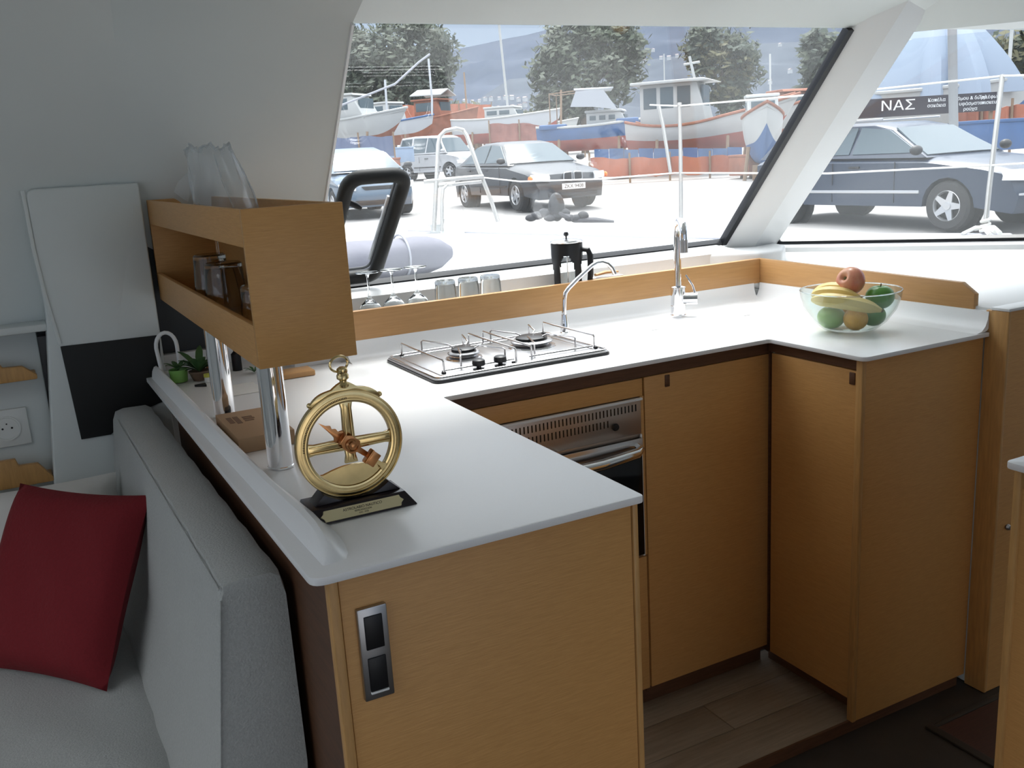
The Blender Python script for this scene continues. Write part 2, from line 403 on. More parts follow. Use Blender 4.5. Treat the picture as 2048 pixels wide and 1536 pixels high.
# cabinets ------------------------------------------------------------
cb=W('cabinet','oak peninsula cabinet end with the twin socket plate','cabinet',(.55,1.3,0))
cb.part(MB().box(.3135,.786,1.158,1.170,.0,HC-TT-.0005),'end_panel',M_wood,bevel=.001)
cb.part(MB().box(.298,.3125,1.1545,1.172,0,HC-TT-.0005).box(.787,.797,1.1545,1.172,0,HC-TT-.0005),'edge_trim',M_woodedge,bevel=.002)
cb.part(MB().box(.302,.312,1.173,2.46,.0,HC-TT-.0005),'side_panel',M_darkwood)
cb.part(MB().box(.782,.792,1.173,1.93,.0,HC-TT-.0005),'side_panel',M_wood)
sp=W('switch_plate','brushed steel double rocker plate on the peninsula end panel','switch',(.353,1.155,.867))
a=sp.part(MB().box(.332,.375,1.149,1.1575,.799,.937),'plate',M_satin,bevel=.002)
sp.part(MB().box(.3405,.3665,1.1465,1.1495,.876,.925),'rocker',M_black,bevel=.001)
sp.part(MB().box(.3405,.3665,1.1465,1.1495,.813,.863),'rocker',M_black,bevel=.001)
sp.part(MB().box(.3405,.3665,1.1455,1.1495,.8095,.8125),'bright_lip',M_gelw,bevel=.0005)

yF=1.945
bc=W('cabinet','oak base cabinet under the sink with one tall door','cabinet',(1.6,2.1,0))
bc.part(MB().box(1.3725,1.790,yF,yF+.018,.070,.951),'door',M_wood,bevel=.0015)
lt=bc.part(MB().box(1.437,1.452,yF-.003,yF+.002,.915,.947),'latch',M_darkwood,bevel=.002)
bc.part(MB().box(1.37,1.80,yF+.02,yF+.03,.045,HC-TT-.001).box(.80,1.37,yF+.05,yF+.06,.0,.05).box(1.37,1.80,1.985,1.995,.0,.06),'carcass',M_darkwood)
bc.part(MB().box(.80,1.800,yF+.001,yF+.019,.953,HC-TT-.001),'recessed_rail',M_darkwood)
bc.part(MB().box(1.790,1.802,yF-.005,yF+.018,.05,.955),'corner_post',M_darkwood,bevel=.001)
oc=W('cabinet','oak oven housing between the peninsula and the tall door','cabinet',(1.1,2.1,0))
oc.part(MB().box(.80,1.3665,yF,yF+.018,.904,.9505),'top_rail',M_wood,bevel=.001)
oc.part(MB().box(.80,1.3665,yF,yF+.018,.07,.462),'drawer_front',M_wood,bevel=.001)
oc.part(MB().box(1.3585,1.3695,yF+.0005,yF+.018,.466,.9035),'stile',M_wood,bevel=.001)
# oven
ov=W('oven','built-in stainless oven with slotted vent panel and black glass door','oven',(1.1,2.1,.466))
ov.part(MB().box(.83,1.357,yF-.004,yF+.35,.468,.902),'body',M_ovenst,bevel=.001)
vp=ov.part(MB().box(.832,1.354,yF-.009,yF-.0045,.808,.896),'vent_panel',M_ovenst,bevel=.001)
ov.part(MB().box(.83,1.357,yF-.014,yF-.0045,.897,.903),'top_lip',M_gelw,bevel=.001)
s1=MB().box(1.3355,1.3385,yF-.0094,yF-.0088,.872,.889)
k=0; base=None
for row,(z0,z1,x_0,x_1) in enumerate(((.870,.888,.85,1.338),(.842,.859,.85,1.252))):
    x=x_1
    while x>x_0:
        if base is None:
            base=MB().box(-.0017,.0017,-.0004,.0004,-.009,.009).build('vent_slot',M_oven,vp,smooth=False); o=base
        else:
            o=base.copy(); SC.collection.objects.link(o); o.parent=vp
        o.location=(x-1.1,yF-.0091-2.1,(z0+z1)/2-.466); x-=.0108; k+=1
ov.part(MB().lathe([(.0,0),(.009,0),(.010,.004),(.008,.008),(0,.008)],16,Matrix.Translation((1.273,yF-.009,.840))@Matrix.Rotation(PI/2,4,'X')),'knob',M_black)
dr=ov.part(MB().box(.84,1.349,yF-.018,yF-.0045,.478,.800),'oven_door',M_oven,bevel=.002)
ov.part(MB().box(.84,1.349,yF-.0215,yF-.0185,.757,.800),'door_trim',M_steel,dr,bevel=.001)
ov.part(MB().box(1.3495,1.3555,yF-.010,yF-.0045,.47,.806),'side_trim',M_gelw,bevel=.001)
h=MB().tube([(.90,yF-.050,.772),(1.0,yF-.058,.768),(1.2,yF-.060,.768),(1.31,yF-.052,.774),(1.33,yF-.040,.779)],[.012,.014,.014,.013,.010],14)
h.tube([(.905,yF-.050,.772),(.905,yF-.02,.776)],.007).tube([(1.328,yF-.042,.778),(1.332,yF-.02,.780)],.009)
ov.part(h,'handle',M_chrome,dr)
# right arm cabinet
ra=W('cabinet','oak cabinet forming the right arm of the galley below the fruit bowl','cabinet',(2.0,1.8,0))
xF=1.782
ra.part(MB().box(xF,xF+.018,1.628,1.925,.060,.9575),'door',M_wood,bevel=.0015)
ra.part(MB().box(xF-.003,xF+.003,1.632,1.650,.922,.953),'latch',M_darkwood,bevel=.002)
ra.part(MB().box(xF+.004,xF+.012,1.628,1.943,.960,HC-TT-.001),'recessed_rail',M_darkwood)
ra.part(MB().box(xF+.045,xF+.055,1.64,1.98,.0,.06),'kick_board',M_darkwood)
ra.part(MB().box(1.791,2.222,1.608,1.622,.0,HC-TT-.0005),'end_panel',M_wood,bevel=.001)
ra.part(MB().box(1.7765,1.790,1.6055,1.626,.0,HC-TT-.0005),'edge_trim',M_woodedge,bevel=.002)
# bulkhead on the right
bh=W('bulkhead','oak half-height bulkhead with white capping at the right end of the worktop','bulkhead',(2.6,1.56,0))
bh.part(MB().box(2.2255,3.3,1.545,1.590,-.03,1.058),'panel',M_wood)
bh.part(MB().box(2.2235,2.2345,1.542,1.6075,-.03,1.0585),'edge_trim',M_woodedge,bevel=.003)
bh.part(MB().box(2.2235,3.3,1.541,1.5935,1.0585,1.0665),'capping',M_gelw,bevel=.002)
bh.part(MB().lathe([(.0,0),(.006,0),(.009,.006),(.006,.012),(0,.013)],14,Matrix.Translation((2.275,1.545,.46))@Matrix.Rotation(PI/2,4,'X')),'knob',M_satin)
# small near cabinet at the right edge
sc=W('cabinet','low oak cabinet with white top cut off by the right edge of the picture','cabinet',(1.6,.7,0))
sc.part(MB().prism(roundpoly([Vector(p) for p in ((1.35,.30,0),(1.35,.927,0),(2.0,.927,0),(2.0,.30,0))],[0,.012,0,0]) and [(p[0],p[1]) for p in roundpoly([Vector(p) for p in ((1.35,.30,0),(1.35,.927,0),(2.0,.927,0),(2.0,.30,0))],[0,.012,0,0])],'z',.988,1.0),'top',M_top,bevel=.002)
sc.part(MB().box(1.368,1.99,.31,.912,-.03,.955),'body',M_wood)
sc.part(MB().box(1.362,1.376,.905,.918,-.03,.985),'edge_trim',M_woodedge,bevel=.002)
sc.part(MB().box(1.378,1.98,.31,.90,.955,.9875),'recessed_rail',M_darkwood)
tp=W('tap','small curved chrome tap standing on the low right-hand cabinet','tap',(1.43,.90,1.0))
tp.part(MB().tube([(1.415,.895,1.0),(1.414,.897,1.02),(1.408,.90,1.035),(1.398,.905,1.044),(1.388,.91,1.046)],[.004,.005,.007,.009,.006],12),'spout',M_chrome)
tp.part(MB().lathe([(.010,0),(.010,.004),(.005,.006)],16,Matrix.Translation((1.415,.895,1.0))),'base',M_chrome)
bx=W('box','black box standing on the low right-hand cabinet','box',(1.50,.88,1.0))
bx.part(MB().box(1.447,1.56,.86,.90,1.0005,1.045),'body',M_black,bevel=.004)

# hatch and rug strips in the dark floor
hf=W('floor_hatch','dark reddish floor hatch with metal frame in the lower floor','hatch',(2.0,1.3,-.03))
hf.part(MB().box(1.98,2.5,1.12,1.50,-.0315,-.027),'panel',M_hatch)
hf.part(MB().box(1.955,1.979,1.10,1.52,-.0315,-.0255).box(1.979,2.52,1.501,1.52,-.0315,-.0255),'frame',M_floord,bevel=.001)

# ================================================================= LEFT LOCKER AND NICHE
YL=2.66
lk=MB()
lk.prism(roundpoly([Vector((p[0],0,p[1])) for p in ((.02,.45),(.315,.45),(.315,1.508),(.052,1.508),(.050,1.20),(.0,.75))],[0,0,.006,.02,0,0],4) and [(p[0],p[2]) for p in roundpoly([Vector((p[0],0,p[1])) for p in ((.02,.45),(.315,.45),(.315,1.508),(.052,1.508),(.050,1.20),(.0,.75))],[0,0,.006,.02,0,0],4)],'y',YL,2.748)
LK=W('locker','tall white moulded locker beside the wooden glass shelf','locker',(.15,2.72,.45))
LK.part(lk,'body',M_gel,bevel=.008,seg=3)
rim=MB().tube([(.046,YL+.002,1.505),(.048,YL-.002,1.36),(.055,YL-.002,1.25),(.070,YL-.002,1.12)],.005,8,flat=.5)
LK.part(rim,'rim_bead',M_gel)
tag(LK.part(MB().prism([(.070,1.113),(.311,1.110),(.296,.93),(.20,.90),(.155,.863),(.082,.863)],'y',YL-.006,YL-.0005),'fascia_board',M_panel,bevel=.001),'matt black square board on the lower front of the locker')
# niche to the left, behind the sofa
nb=MB()
nb.box(-.9,.022,2.76,2.80,.45,1.165)
nb.box(-.9,.048,2.665,2.80,1.155,1.175)
NB=W('niche','white moulded side niche with two wooden fiddles','niche',(-.3,2.76,.45))
NB.part(nb,'shell',M_gel,bevel=.006)
for (z,h,x) in ((1.035,.052,.006),(.760,.075,.002)):
    w=MB().prism([(-.9,z),(x,z),(x,z+.012),(x-.03,z+h*.72),(x-.075,z+h*.75),(x-.08,z+h),(-.9,z+h)],'y',2.675,2.695)
    w.box(-.9,x-.002,2.696,2.759,z-.004,z+.012)
    NB.part(w,'wooden_fiddle',M_woodedge,bevel=.003)
so=W('power_socket','white round-earthed socket plate in the niche at the left edge','socket',(-.08,2.755,.9))
so.part(MB().box(-.135,-.033,2.752,2.7595,.852,.952),'plate',M_socket,bevel=.003)
MS=Matrix.Translation((-.086,2.752,.902))@Matrix.Rotation(PI/2,4,'X')
so.part(MB().lathe([(.033,0),(.033,.003),(.029,.003),(.028,.001),(0,.001)],28,MS),'socket_ring',M_socket)
so.part(MB().lathe([(.0,.0),(.0027,.0),(.0027,.0018),(0,.0018)],8,MS@Matrix.Translation((.012,.0,0))).lathe([(.0,.0),(.0027,.0),(.0027,.0018),(0,.0018)],8,MS@Matrix.Translation((-.010,.0,0))).lathe([(.0,.0),(.002,.0),(.002,.0018),(0,.0018)],8,MS@Matrix.Translation((.001,.012,0))),'pin_hole',M_black)
# dark and white corner behind the shelf
bcn=MB().box(.317,.75,2.705,2.73,.99,1.045)
struct(bcn,'trim_9',M_gelw,bevel=.002)
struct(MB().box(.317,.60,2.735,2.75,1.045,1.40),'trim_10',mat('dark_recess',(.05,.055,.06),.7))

# ================================================================= SOFA
sf=W('sofa','long grey upholstered sofa running beside the peninsula','sofa',(.1,2.0,.0))
rows=[]
prof=[(.270,.30),(.2905,.60),(.2890,.90),(.284,.922),(.270,.931),(.215,.932),(.196,.926),(.188,.905),(.155,.63),(.11,.50),(.10,.30)]
for i,y in enumerate([1.362,1.366,1.385]+[1.385+(2.62-1.385)*k/24 for k in range(1,24)]+[2.62,2.64]):
    k=.965 if i==0 else .99 if i==1 else 1; sh_=-(y-1.36)*.018; cx,cz=.20,.6
    rows.append([(cx+(a-cx)*k+sh_+ .0015*math.sin(i*2.1+a*30),y,cz+(b-cz)*k) for a,b in prof])
bk=MB().grid(rows); bk.f.append(list(range(len(prof)))); n=len(prof); bk.f.append([(len(rows)-1)*n+q for q in range(n)][::-1])
sf.part(bk,'backrest',M_sofa)
# seam piping between top and front of the backrest
sf.part(MB().tube([(.1905-(y-1.36)*.018,y,.9215) for y in [1.364+.05*i for i in range(25)]],.0014,6),'piping',M_sofa)
sf.part(MB().tube([(.1900,1.3605,.905),(.157,1.3605,.64),(.12,1.3605,.50)],.0014,6),'piping',M_sofa)
seat=[]
for i in range(26):
    y=1.15+(2.655-1.15)*i/25; r=[]
    for k in range(30):
        x=.118-1.25*k/29-(y-1.36)*.018
        z=.500+.010*math.sin(PI*min(1,k/20))+.004*math.sin(9*y+14*x)*math.exp(-((x-.0)/.25)**2)+.006*math.sin(26*(y*.6+x))*math.exp(-((x+.05)/.12)**2)*math.exp(-((y-1.75)/.3)**2)
        if k==0: z-=.015
        r.append((x,y,z))
    seat.append(r)
sf.part(MB().slab(seat,(0,0,-.14)),'seat',M_sofa)
sf.part(MB().box(-1.2,.26,1.17,2.64,-.03,.36),'base',M_gelw)
# cushions
def cushion(mb,w,h,t,M,pinch=.06,n=22):
    for side in (1,-1):
        rows=[]
        for i in range(n+1):
            r=[]
            for j in range(n+1):
                u=2*i/n-1; v=2*j/n-1
                e=max(0,(1-u**4))*max(0,(1-v**4))
                d=1-pinch*(1-abs(v))*abs(u)**3; d2=1-pinch*(1-abs(u))*abs(v)**3
                x=u*w/2*(1-pinch*(1-v*v)*abs(u)); z=v*h/2*(1-pinch*(1-u*u)*abs(v))
                y=side*(t/2*e**.55+ .004*math.sin(7*u+5*v)*e)
                r.append(M@Vector((x,y,z)))
            rows.append(r)
        mb.grid(rows)
    return mb
rc=W('cushion','square red cushion leaning in the corner of the sofa','cushion',(.0,2.0,.51))
def basis(c,xd,zd):
    x=Vector(xd).normalized(); z=Vector(zd).normalized(); y=z.cross(x).normalized(); z=x.cross(y)
    m=Matrix((x,y,z)).transposed().to_4x4(); m.translation=Vector(c); return m
rc.part(cushion(MB(),.375,.405,.12,basis((-.020,2.155,.683),(.66,-.75,0),(.13,.14,.33)),.05),'cover',M_red)
wc=W('cushion','off-white crumpled cushion behind the red cushion','cushion',(.0,2.5,.51))
wc.part(cushion(MB(),.42,.30,.13,basis((-.07,2.475,.660),(1,-.08,0),(.0,.30,1)),.04),'cover',M_pale)

# ================================================================= RAISED SHELF
SX0,SX1,SY0,SY1,SZ0,SZ1=.331,.500,1.560,2.690,1.200,1.462
s=W('glass_shelf','oak box shelf on chrome posts above the peninsula','shelf',(.415,1.56,SZ0))
s.part(MB().box(SX0,SX1,SY0,SY0+.013,SZ0,SZ1),'end_panel',M_wood,bevel=.0015)
s.part(MB().box(SX0,SX1,SY1-.013,SY1,SZ0,SZ1),'end_panel',M_wood,bevel=.0015)
s.part(MB().box(SX1-.011,SX1,SY0+.0135,SY1-.0135,SZ0,SZ1-.001),'back_panel',M_wood,bevel=.001)
s.part(MB().box(SX0,SX0+.011,SY0+.0135,SY1-.0135,1.400,SZ1-.001),'upper_rail',M_wood,bevel=.001)
s.part(MB().box(SX0,SX0+.011,SY0+.0135,SY1-.0135,SZ0,1.272),'lower_rail',M_wood,bevel=.001)
s.part(MB().box(SX0+.0115,SX1-.0115,SY0+.0135,SY1-.0135,SZ0+.004,SZ0+.014),'shelf_floor',M_wood)
s.part(MB().box(SX0+.0115,SX1-.0115,SY0+.0135,SY1-.0135,1.402,1.410),'shelf_floor',M_wood)
for (px,py,lb) in ((.366,1.648,'chrome post under the near end of the oak shelf'),(.356,2.085,'chrome post under the middle of the oak shelf, beyond the kraft box')):
    p=W('shelf_post',lb,'post',(px,py,HC))
    T=Matrix.Translation((px,py,HC))
    p.part(MB().lathe([(.0225,.0005),(.0225,SZ0-HC-.0005)],36,T),'tube',M_chrome)
    p.part(MB().lathe([(.0226,.0004),(.0236,.0008),(.0236,.004),(.0226,.005)],36,T),'foot_ring',M_chrome)
# tumblers and glass inside the slot
def tumbler(r,h,rb=None):
    rb=rb or r*.86   # inverted: mouth down
    return MB().lathe([(r,0),(r*.985,h*.3),(rb*1.02,h*.85),(rb,h-.004),(rb*.9,h),(0,h),(0,h-.010),(rb*.82,h-.012),(rb*.93,h*.8),(r*.93,h*.25),(r*.95,0)],28,cap=False)
zf=SZ0+.0145
for (x,y,r,h,lb) in ((.386,2.20,.041,.132,'glass tumbler upside down in the shelf slot, farthest of the three'),(.390,2.075,.045,.122,'large glass tumbler upside down in the middle of the shelf slot'),(.402,1.86,.030,.092,'small glass tumbler upside down nearest the shelf end panel')):
    g=tumbler(r,h).build('tumbler',M_gl); g.location=(x,y,zf); tag(g,lb,'glass')
# stem glass upside down behind them
wprof=[(.034,0),(.039,.028),(.038,.05),(.028,.072),(.010,.088),(.0035,.098),(.003,.150),(.006,.158),(.033,.163),(.033,.165),(.0,.166)]
wi=[(.0,.0852),(.010,.084),(.027,.069),(.0365,.05),(.0375,.028),(.0325,0)]
def wineglass():
    t=thing('wine_glass','',''); 
    MB().lathe(wi+wprof[:6],28,cap=False).build('bowl',M_gl,t); MB().lathe(wprof[5:7],12,cap=False).build('stem',M_gl,t); MB().lathe([(.003,.150)]+wprof[7:],28,cap=False).build('foot',M_gl,t)
    return t
wg=wineglass(); tag(wg,'stemmed glass upside down among the tumblers in the shelf slot','glass'); wg.location=(.430,2.33,zf)
# plastic bag in the top tray
pb=W('plastic_bag','crumpled clear plastic bag standing in the top tray of the oak shelf','bag',(.40,1.9,1.411))
rows=[]
for i in range(19):
    t=i/18; z=1.412+.160*t; r=[]
    for k in range(40):
        a=2*PI*k/40; w=1+.06*math.sin(5*a+6*t)+.04*math.sin(9*a-4*t)+.03*math.sin(14*a+3*t)
        tap=1-.36*t**1.3+(.05 if t>.93 else 0)*math.sin(11*a)
        r.append((.412-.025*t+.066*w*tap*math.cos(a),2.05+.095*w*tap*math.sin(a),z+.006*math.sin(6*a)*t+(.004*math.sin(17*a) if t>.9 else 0)))
    r.append(r[0]); rows.append(r)
pb.part(MB().grid(rows),'film',M_film)
pb.part(MB().tube([rows[-1][k] for k in range(0,40)],.0022,6,closed=True),'rolled_edge',M_film)
pb.part(MB().tube([rows[2][38],rows[8][37],rows[14][37],rows[17][38]],.002,6).tube([rows[3][30],rows[10][29],rows[16][29]],.0015,6),'fold',M_film)
pb.part(MB().grid([[(.352,2.17,1.462),(.330,2.20,1.485)],[(.357,2.15,1.490),(.338,2.19,1.505)],[(.368,2.12,1.52),(.355,2.15,1.525)]]),'flap',M_film)
pb.part(MB().slab([[(.36,1.60,1.4115),(.43,1.60,1.413)],[(.35,1.66,1.418),(.44,1.66,1.416)],[(.35,1.76,1.414),(.45,1.76,1.420)]],(0,0,.001)),'loose_end',M_film)

# ================================================================= COOKTOP
ck=W('cooktop','two-burner stainless gas cooktop with wire pan rails let into the white worktop','cooktop',(1.13,2.22,HC))
cx0,cx1,cy0,cy1=.842,1.345,2.046,2.392
def rr(x0,x1,y0,y1,r): return [(p[0],p[1]) for p in roundpoly([Vector((x0,y0,0)),Vector((x1,y0,0)),Vector((x1,y1,0)),Vector((x0,y1,0))],r,5)]
ck.part(MB().prism(rr(cx0,cx1,cy0,cy1,.022),'z',HC+.0003,HC+.006),'gasket',M_rub)
ck.part(MB().prism(rr(cx0+.002,cx1-.002,cy0+.002,cy1-.002,.022),'z',HC+.0061,HC+.011),'tray',M_satin,bevel=.0015)
rimp=[Vector((p[0],p[1],HC+.0125)) for p in rr(cx0+.008,cx1-.008,cy0+.008,cy1-.008,.02)]
ck.part(MB().tube(rimp,.0035,8,closed=True),'raised_rim',M_steel)
rimp=[Vector((p[0],p[1],HC+.0112)) for p in rr(cx0+.03,cx1-.03,cy0+.026,cy1-.024,.02)]
ck.part(MB().tube(rimp,.0022,8,closed=True),'pressed_line',M_steel)
for (bx_,by_,R_) in ((1.005,2.235,.043),(1.215,2.245,.058)):
    T=Matrix.Translation((bx_,by_,HC+.011))
    b=ck.part(MB().lathe([(R_*1.15,0),(R_*1.1,.004),(R_*.85,.007),(R_*.8,.012),(0,.012)],32,T),'burner',M_steel)
    ck.part(MB().lathe([(R_*.98,.0125),(R_*1.0,.016),(R_*.92,.019),(R_*.7,.020),(0,.020)],32,T),'burner_ring',M_satin,b)
    ck.part(MB().lathe([(R_*.75,.0205),(R_*.74,.026),(R_*.6,.029),(0,.030)],32,T),'burner_cap',M_black,b)
for kx in (.975,1.035):
    ck.part(MB().lathe([(.015,.0),(.015,.002),(.006,.003),(.006,.009),(.0155,.010),(.0165,.014),(.0155,.023),(.012,.0255),(0,.0262)],24,Matrix.Translation((kx,2.083,HC+.0112))),'knob',M_black)
ck.part(MB().lathe([(.005,0),(.005,.004),(0,.0042)],12,Matrix.Translation((1.075,2.088,HC+.011))),'igniter_button',M_black)
# wire pan supports: bars across the depth with upright ends, joined by two side wires
wz=HC+.046
def barx(x,ya,yb,bend=0):
    return [(x,ya,HC+.012),(x,ya,wz-.004),(x,ya+.004,wz),(x+bend,(ya+yb)/2,wz),(x,yb-.004,wz),(x,yb,wz-.004),(x,yb,HC+.012)]
for x in (.885,1.085,1.130,1.325):
    ck.part(MB().tube(barx(x,2.092 if x<1.3 else 2.10,2.375),.0026,8),'pan_rail',M_steel)
for (bx_,by_,R_) in ((1.005,2.235,.043),(1.215,2.245,.058)):
    for dx,dy in ((-1,1),(1,1),(-1,-1),(1,-1)):
        ex,ey=bx_+dx*.062,(2.372 if dy>0 else 2.118)
        ck.part(MB().tube([(ex,ey,HC+.012),(ex,ey,wz-.003),(ex-dx*.003,ey-dy*.004,wz),(bx_+dx*.030,by_+dy*.035,wz),(bx_+dx*.020,by_+dy*.028,wz-.006),(bx_+dx*.022,by_+dy*.028,wz-.018)],.0024,8),'pan_finger',M_steel)
for yy in (2.105,2.375):
    ck.part(MB().tube([(.885,yy,HC+.017),(1.085,yy,HC+.017)],.0022,8).tube([(1.130,yy,HC+.017),(1.325,yy,HC+.017)],.0022,8),'side_wire',M_steel)
for x in (.885,1.325):
    for yy in (2.095,2.373): ck.part(MB().lathe([(.006,0),(.006,.005),(.003,.007),(0,.007)],10,Matrix.Translation((x,yy,HC+.011))),'rubber_foot',M_black)

# ================================================================= TAPS
t1=W('tap','slim chrome swan-neck water tap behind the cooktop','tap',(1.43,2.395,HC))
bx_,by_=1.408,2.392
t1.part(MB().lathe([(.016,0),(.016,.003),(.0135,.006),(.012,.030),(.0095,.045),(.008,.056),(0,.056)],24,Matrix.Translation((bx_,by_,HC))),'base',M_chrome)
t1.part(MB().tube([(bx_,by_,HC+.055),(bx_+.003,by_,HC+.10),(bx_+.008,by_,HC+.120),(bx_+.018,by_-.002,HC+.132),(bx_+.05,by_-.005,HC+.158),(bx_+.095,by_-.01,HC+.190),(bx_+.112,by_-.012,HC+.198),(bx_+.130,by_-.014,HC+.199),(bx_+.148,by_-.016,HC+.192),(bx_+.162,by_-.018,HC+.178),(bx_+.170,by_-.019,HC+.160)],.0065,14),'spout',M_chrome)
bx_,by_=1.820,2.385
t2=W('tap','tall chrome mixer tap with a side lever on the white worktop','tap',(bx_,by_,HC))
T=Matrix.Translation((bx_,by_,HC))
t2.part(MB().lathe([(.0255,0),(.0255,.005),(.0225,.007),(.0225,.030),(.0235,.031),(.0235,.034),(.0225,.035),(.0225,.088),(.0245,.089),(.0245,.093),(.015,.096),(0,.096)],32,T),'body',M_chrome)
dx,dy=-.42,-.50; L_=.50
pts=[(bx_,by_,HC+.09),(bx_,by_,HC+.18),(bx_,by_,HC+.245)]
R_=.034; d=Vector((-.35,-.94,0)).normalized()
for i in range(1,13):
    a=PI*i/12; pts.append(tuple(Vector((bx_,by_,HC+.255))+d*(R_-R_*math.cos(a))+Vector((0,0,R_*1.25*math.sin(a)))))
e=Vector((bx_,by_,HC+.255))+d*2*R_; pts.append(tuple(e-Vector((0,0,.02))))
pts2=[Vector(p) for p in pts]
t2.part(MB().tube(pts,.0115,16),'spout',M_chrome)
t2.part(MB().tube([e-Vector((0,0,.012)),e-Vector((0,0,.05))],[.0125,.0125],16),'spray_head',M_satin)
t2.part(MB().tube([(bx_+.012,by_-.012,HC+.055),(bx_+.045,by_-.040,HC+.055)],[.019,.0185],20),'lever_hub',M_chrome)
t2.part(MB().tube([(bx_+.040,by_-.036,HC+.068),(bx_+.036,by_-.028,HC+.095),(bx_+.022,by_-.012,HC+.128)],[.0035,.003,.003],10),'lever',M_chrome)
# flush sink cover marks (finger slots)
for (x,y) in ((1.627,2.244),(1.969,2.236)):
    wt.part(MB().box(x-.013,x+.013,y-.0025,y+.0025,HC+.0001,HC+.0007),'finger_slot',M_satin,smooth=False)

# ================================================================= FRUIT BOWL
FX,FY=2.005,1.862
fbw=W('fruit_bowl','clear rounded bowl full of fruit on the right arm of the worktop','bowl',(FX,FY,HC))
T=Matrix.Translation((FX,FY,HC+.0005)); bp_=[(.050,0),(.072,.006),(.098,.028),(.120,.060),(.131,.092),(.1335,.112)]
bi=[(.1315,.112),(.1285,.092),(.1175,.062),(.0955,.031),(.071,.010),(.0,.0065)]
fbw.part(MB().lathe([(0,0)]+bp_+bi,48,T,cap=False),'bowl_wall',M_bowl)
fbw.part(MB().tube([(FX+.1325*math.cos(a*PI/24),FY+.1325*math.sin(a*PI/24),HC+.1125) for a in range(48)],.0016,8,closed=True),'rim',M_gl)
def fr(p):   # apple shape: dimples top and bottom
    k=1-.0; r=math.hypot(p.x,p.y); z=p.z
    z2=z*(.92)-.50*max(0,1-r/.45)**2*(1 if z>0 else -.7)
    return Vector((p.x*(1+.06*z),p.y*(1+.06*z),z2))
def fruit(name,label,c,r,m,tilt=(0,0,1),stem=True,cat='fruit',fn=fr):
    q=Vector((0,0,1)).rotation_difference(Vector(tilt)).to_matrix().to_4x4()
    w=W(name,label,cat,c); w.part(MB().ell(c,r,28,26,fn,q),'flesh',m)
    if stem: w.part(MB().tube([Vector(c)+q@Vector((0,0,r[2]*.50)),Vector(c)+q@Vector((.003,0,r[2]*1.02))],.0016,6),'stalk',M_bant)
    return w
vdir=(Vector((FX,FY,HC+.1))-CP).normalized(); rt=Vector((vdir.y,-vdir.x,0)).normalized(); fw=Vector((vdir.x,vdir.y,0)).normalized()
def at(r_,f_,z_): return tuple(Vector((FX,FY,HC))+rt*r_+fw*f_+Vector((0,0,z_)))
fruit('apple','red and yellow apple on top of the fruit in the bowl',at(.000,.010,.133),(.040,.040,.038),M_apple,tilt=tuple(-fw*.62-rt*.55+Vector((0,0,.42))),stem=False)
ap_=bpy.data.objects['apple']; d_=(-fw*.62-rt*.55+Vector((0,0,.42))).normalized(); MB().ell(tuple(d_*.0215),(.0055,.0055,.0055),10,8).build('calyx',M_bant,ap_)
fruit('green_apple','pale green apple at the bottom left of the bowl',at(-.048,-.030,.040),(.037,.037,.034),M_gapple)
fruit('orange','orange at the bottom of the bowl beside the pale green apple',at(.015,-.052,.040),(.032,.032,.031),M_oran,stem=False,fn=None)
fruit('green_apple','deep green apple at the right side of the bowl',at(.076,.010,.089),(.038,.038,.036),M_dapple)
fruit('green_apple','green apple under the deep green one, near the right of the bowl',at(.060,-.008,.041),(.033,.033,.031),M_dapple)
fruit('orange','orange hidden at the back of the bowl under the red apple',at(-.030,.050,.052),(.034,.034,.033),M_oran,stem=False,fn=None)
def banana(label,pts,r):
    w=W('banana',label,'fruit',pts[0]); N=len(pts)
    P=[]; 
    for i in range(13):
        t=i/12*(N-1); a=min(int(t),N-2); q=Vector(pts[a]).lerp(Vector(pts[a+1]),t-a); P.append(q)
    for _ in range(3): P=[P[0]]+[(P[i-1]+P[i]*2+P[i+1])/4 for i in range(1,12)]+[P[-1]]
    rr_=[.35,.7,.92,1,1.03,1.05,1.05,1.04,1,.93,.78,.52,.30]
    w.part(MB().tube(P,[r*k for k in rr_],7),'peel',M_ban)
    w.part(MB().tube([P[-1],P[-1]+(P[-1]-P[-2]).normalized()*.006],[r*.27,r*.2],7),'tip',M_bant)
banana('front banana lying across the bowl in front of the others',[at(-.098,-.025,.088),at(-.060,-.055,.093),at(-.01,-.068,.088),at(.045,-.066,.076),at(.078,-.058,.064)],.0195)
banana('second banana just behind the front one in the bowl',[at(-.100,-.005,.098),at(-.065,-.022,.108),at(-.02,-.028,.106),at(.025,-.025,.094)],.017)
banana('third banana leaning at the left rim of the bowl',[at(-.098,.020,.100),at(-.06,.012,.117),at(-.018,-.004,.117),at(.006,-.012,.110)],.015)

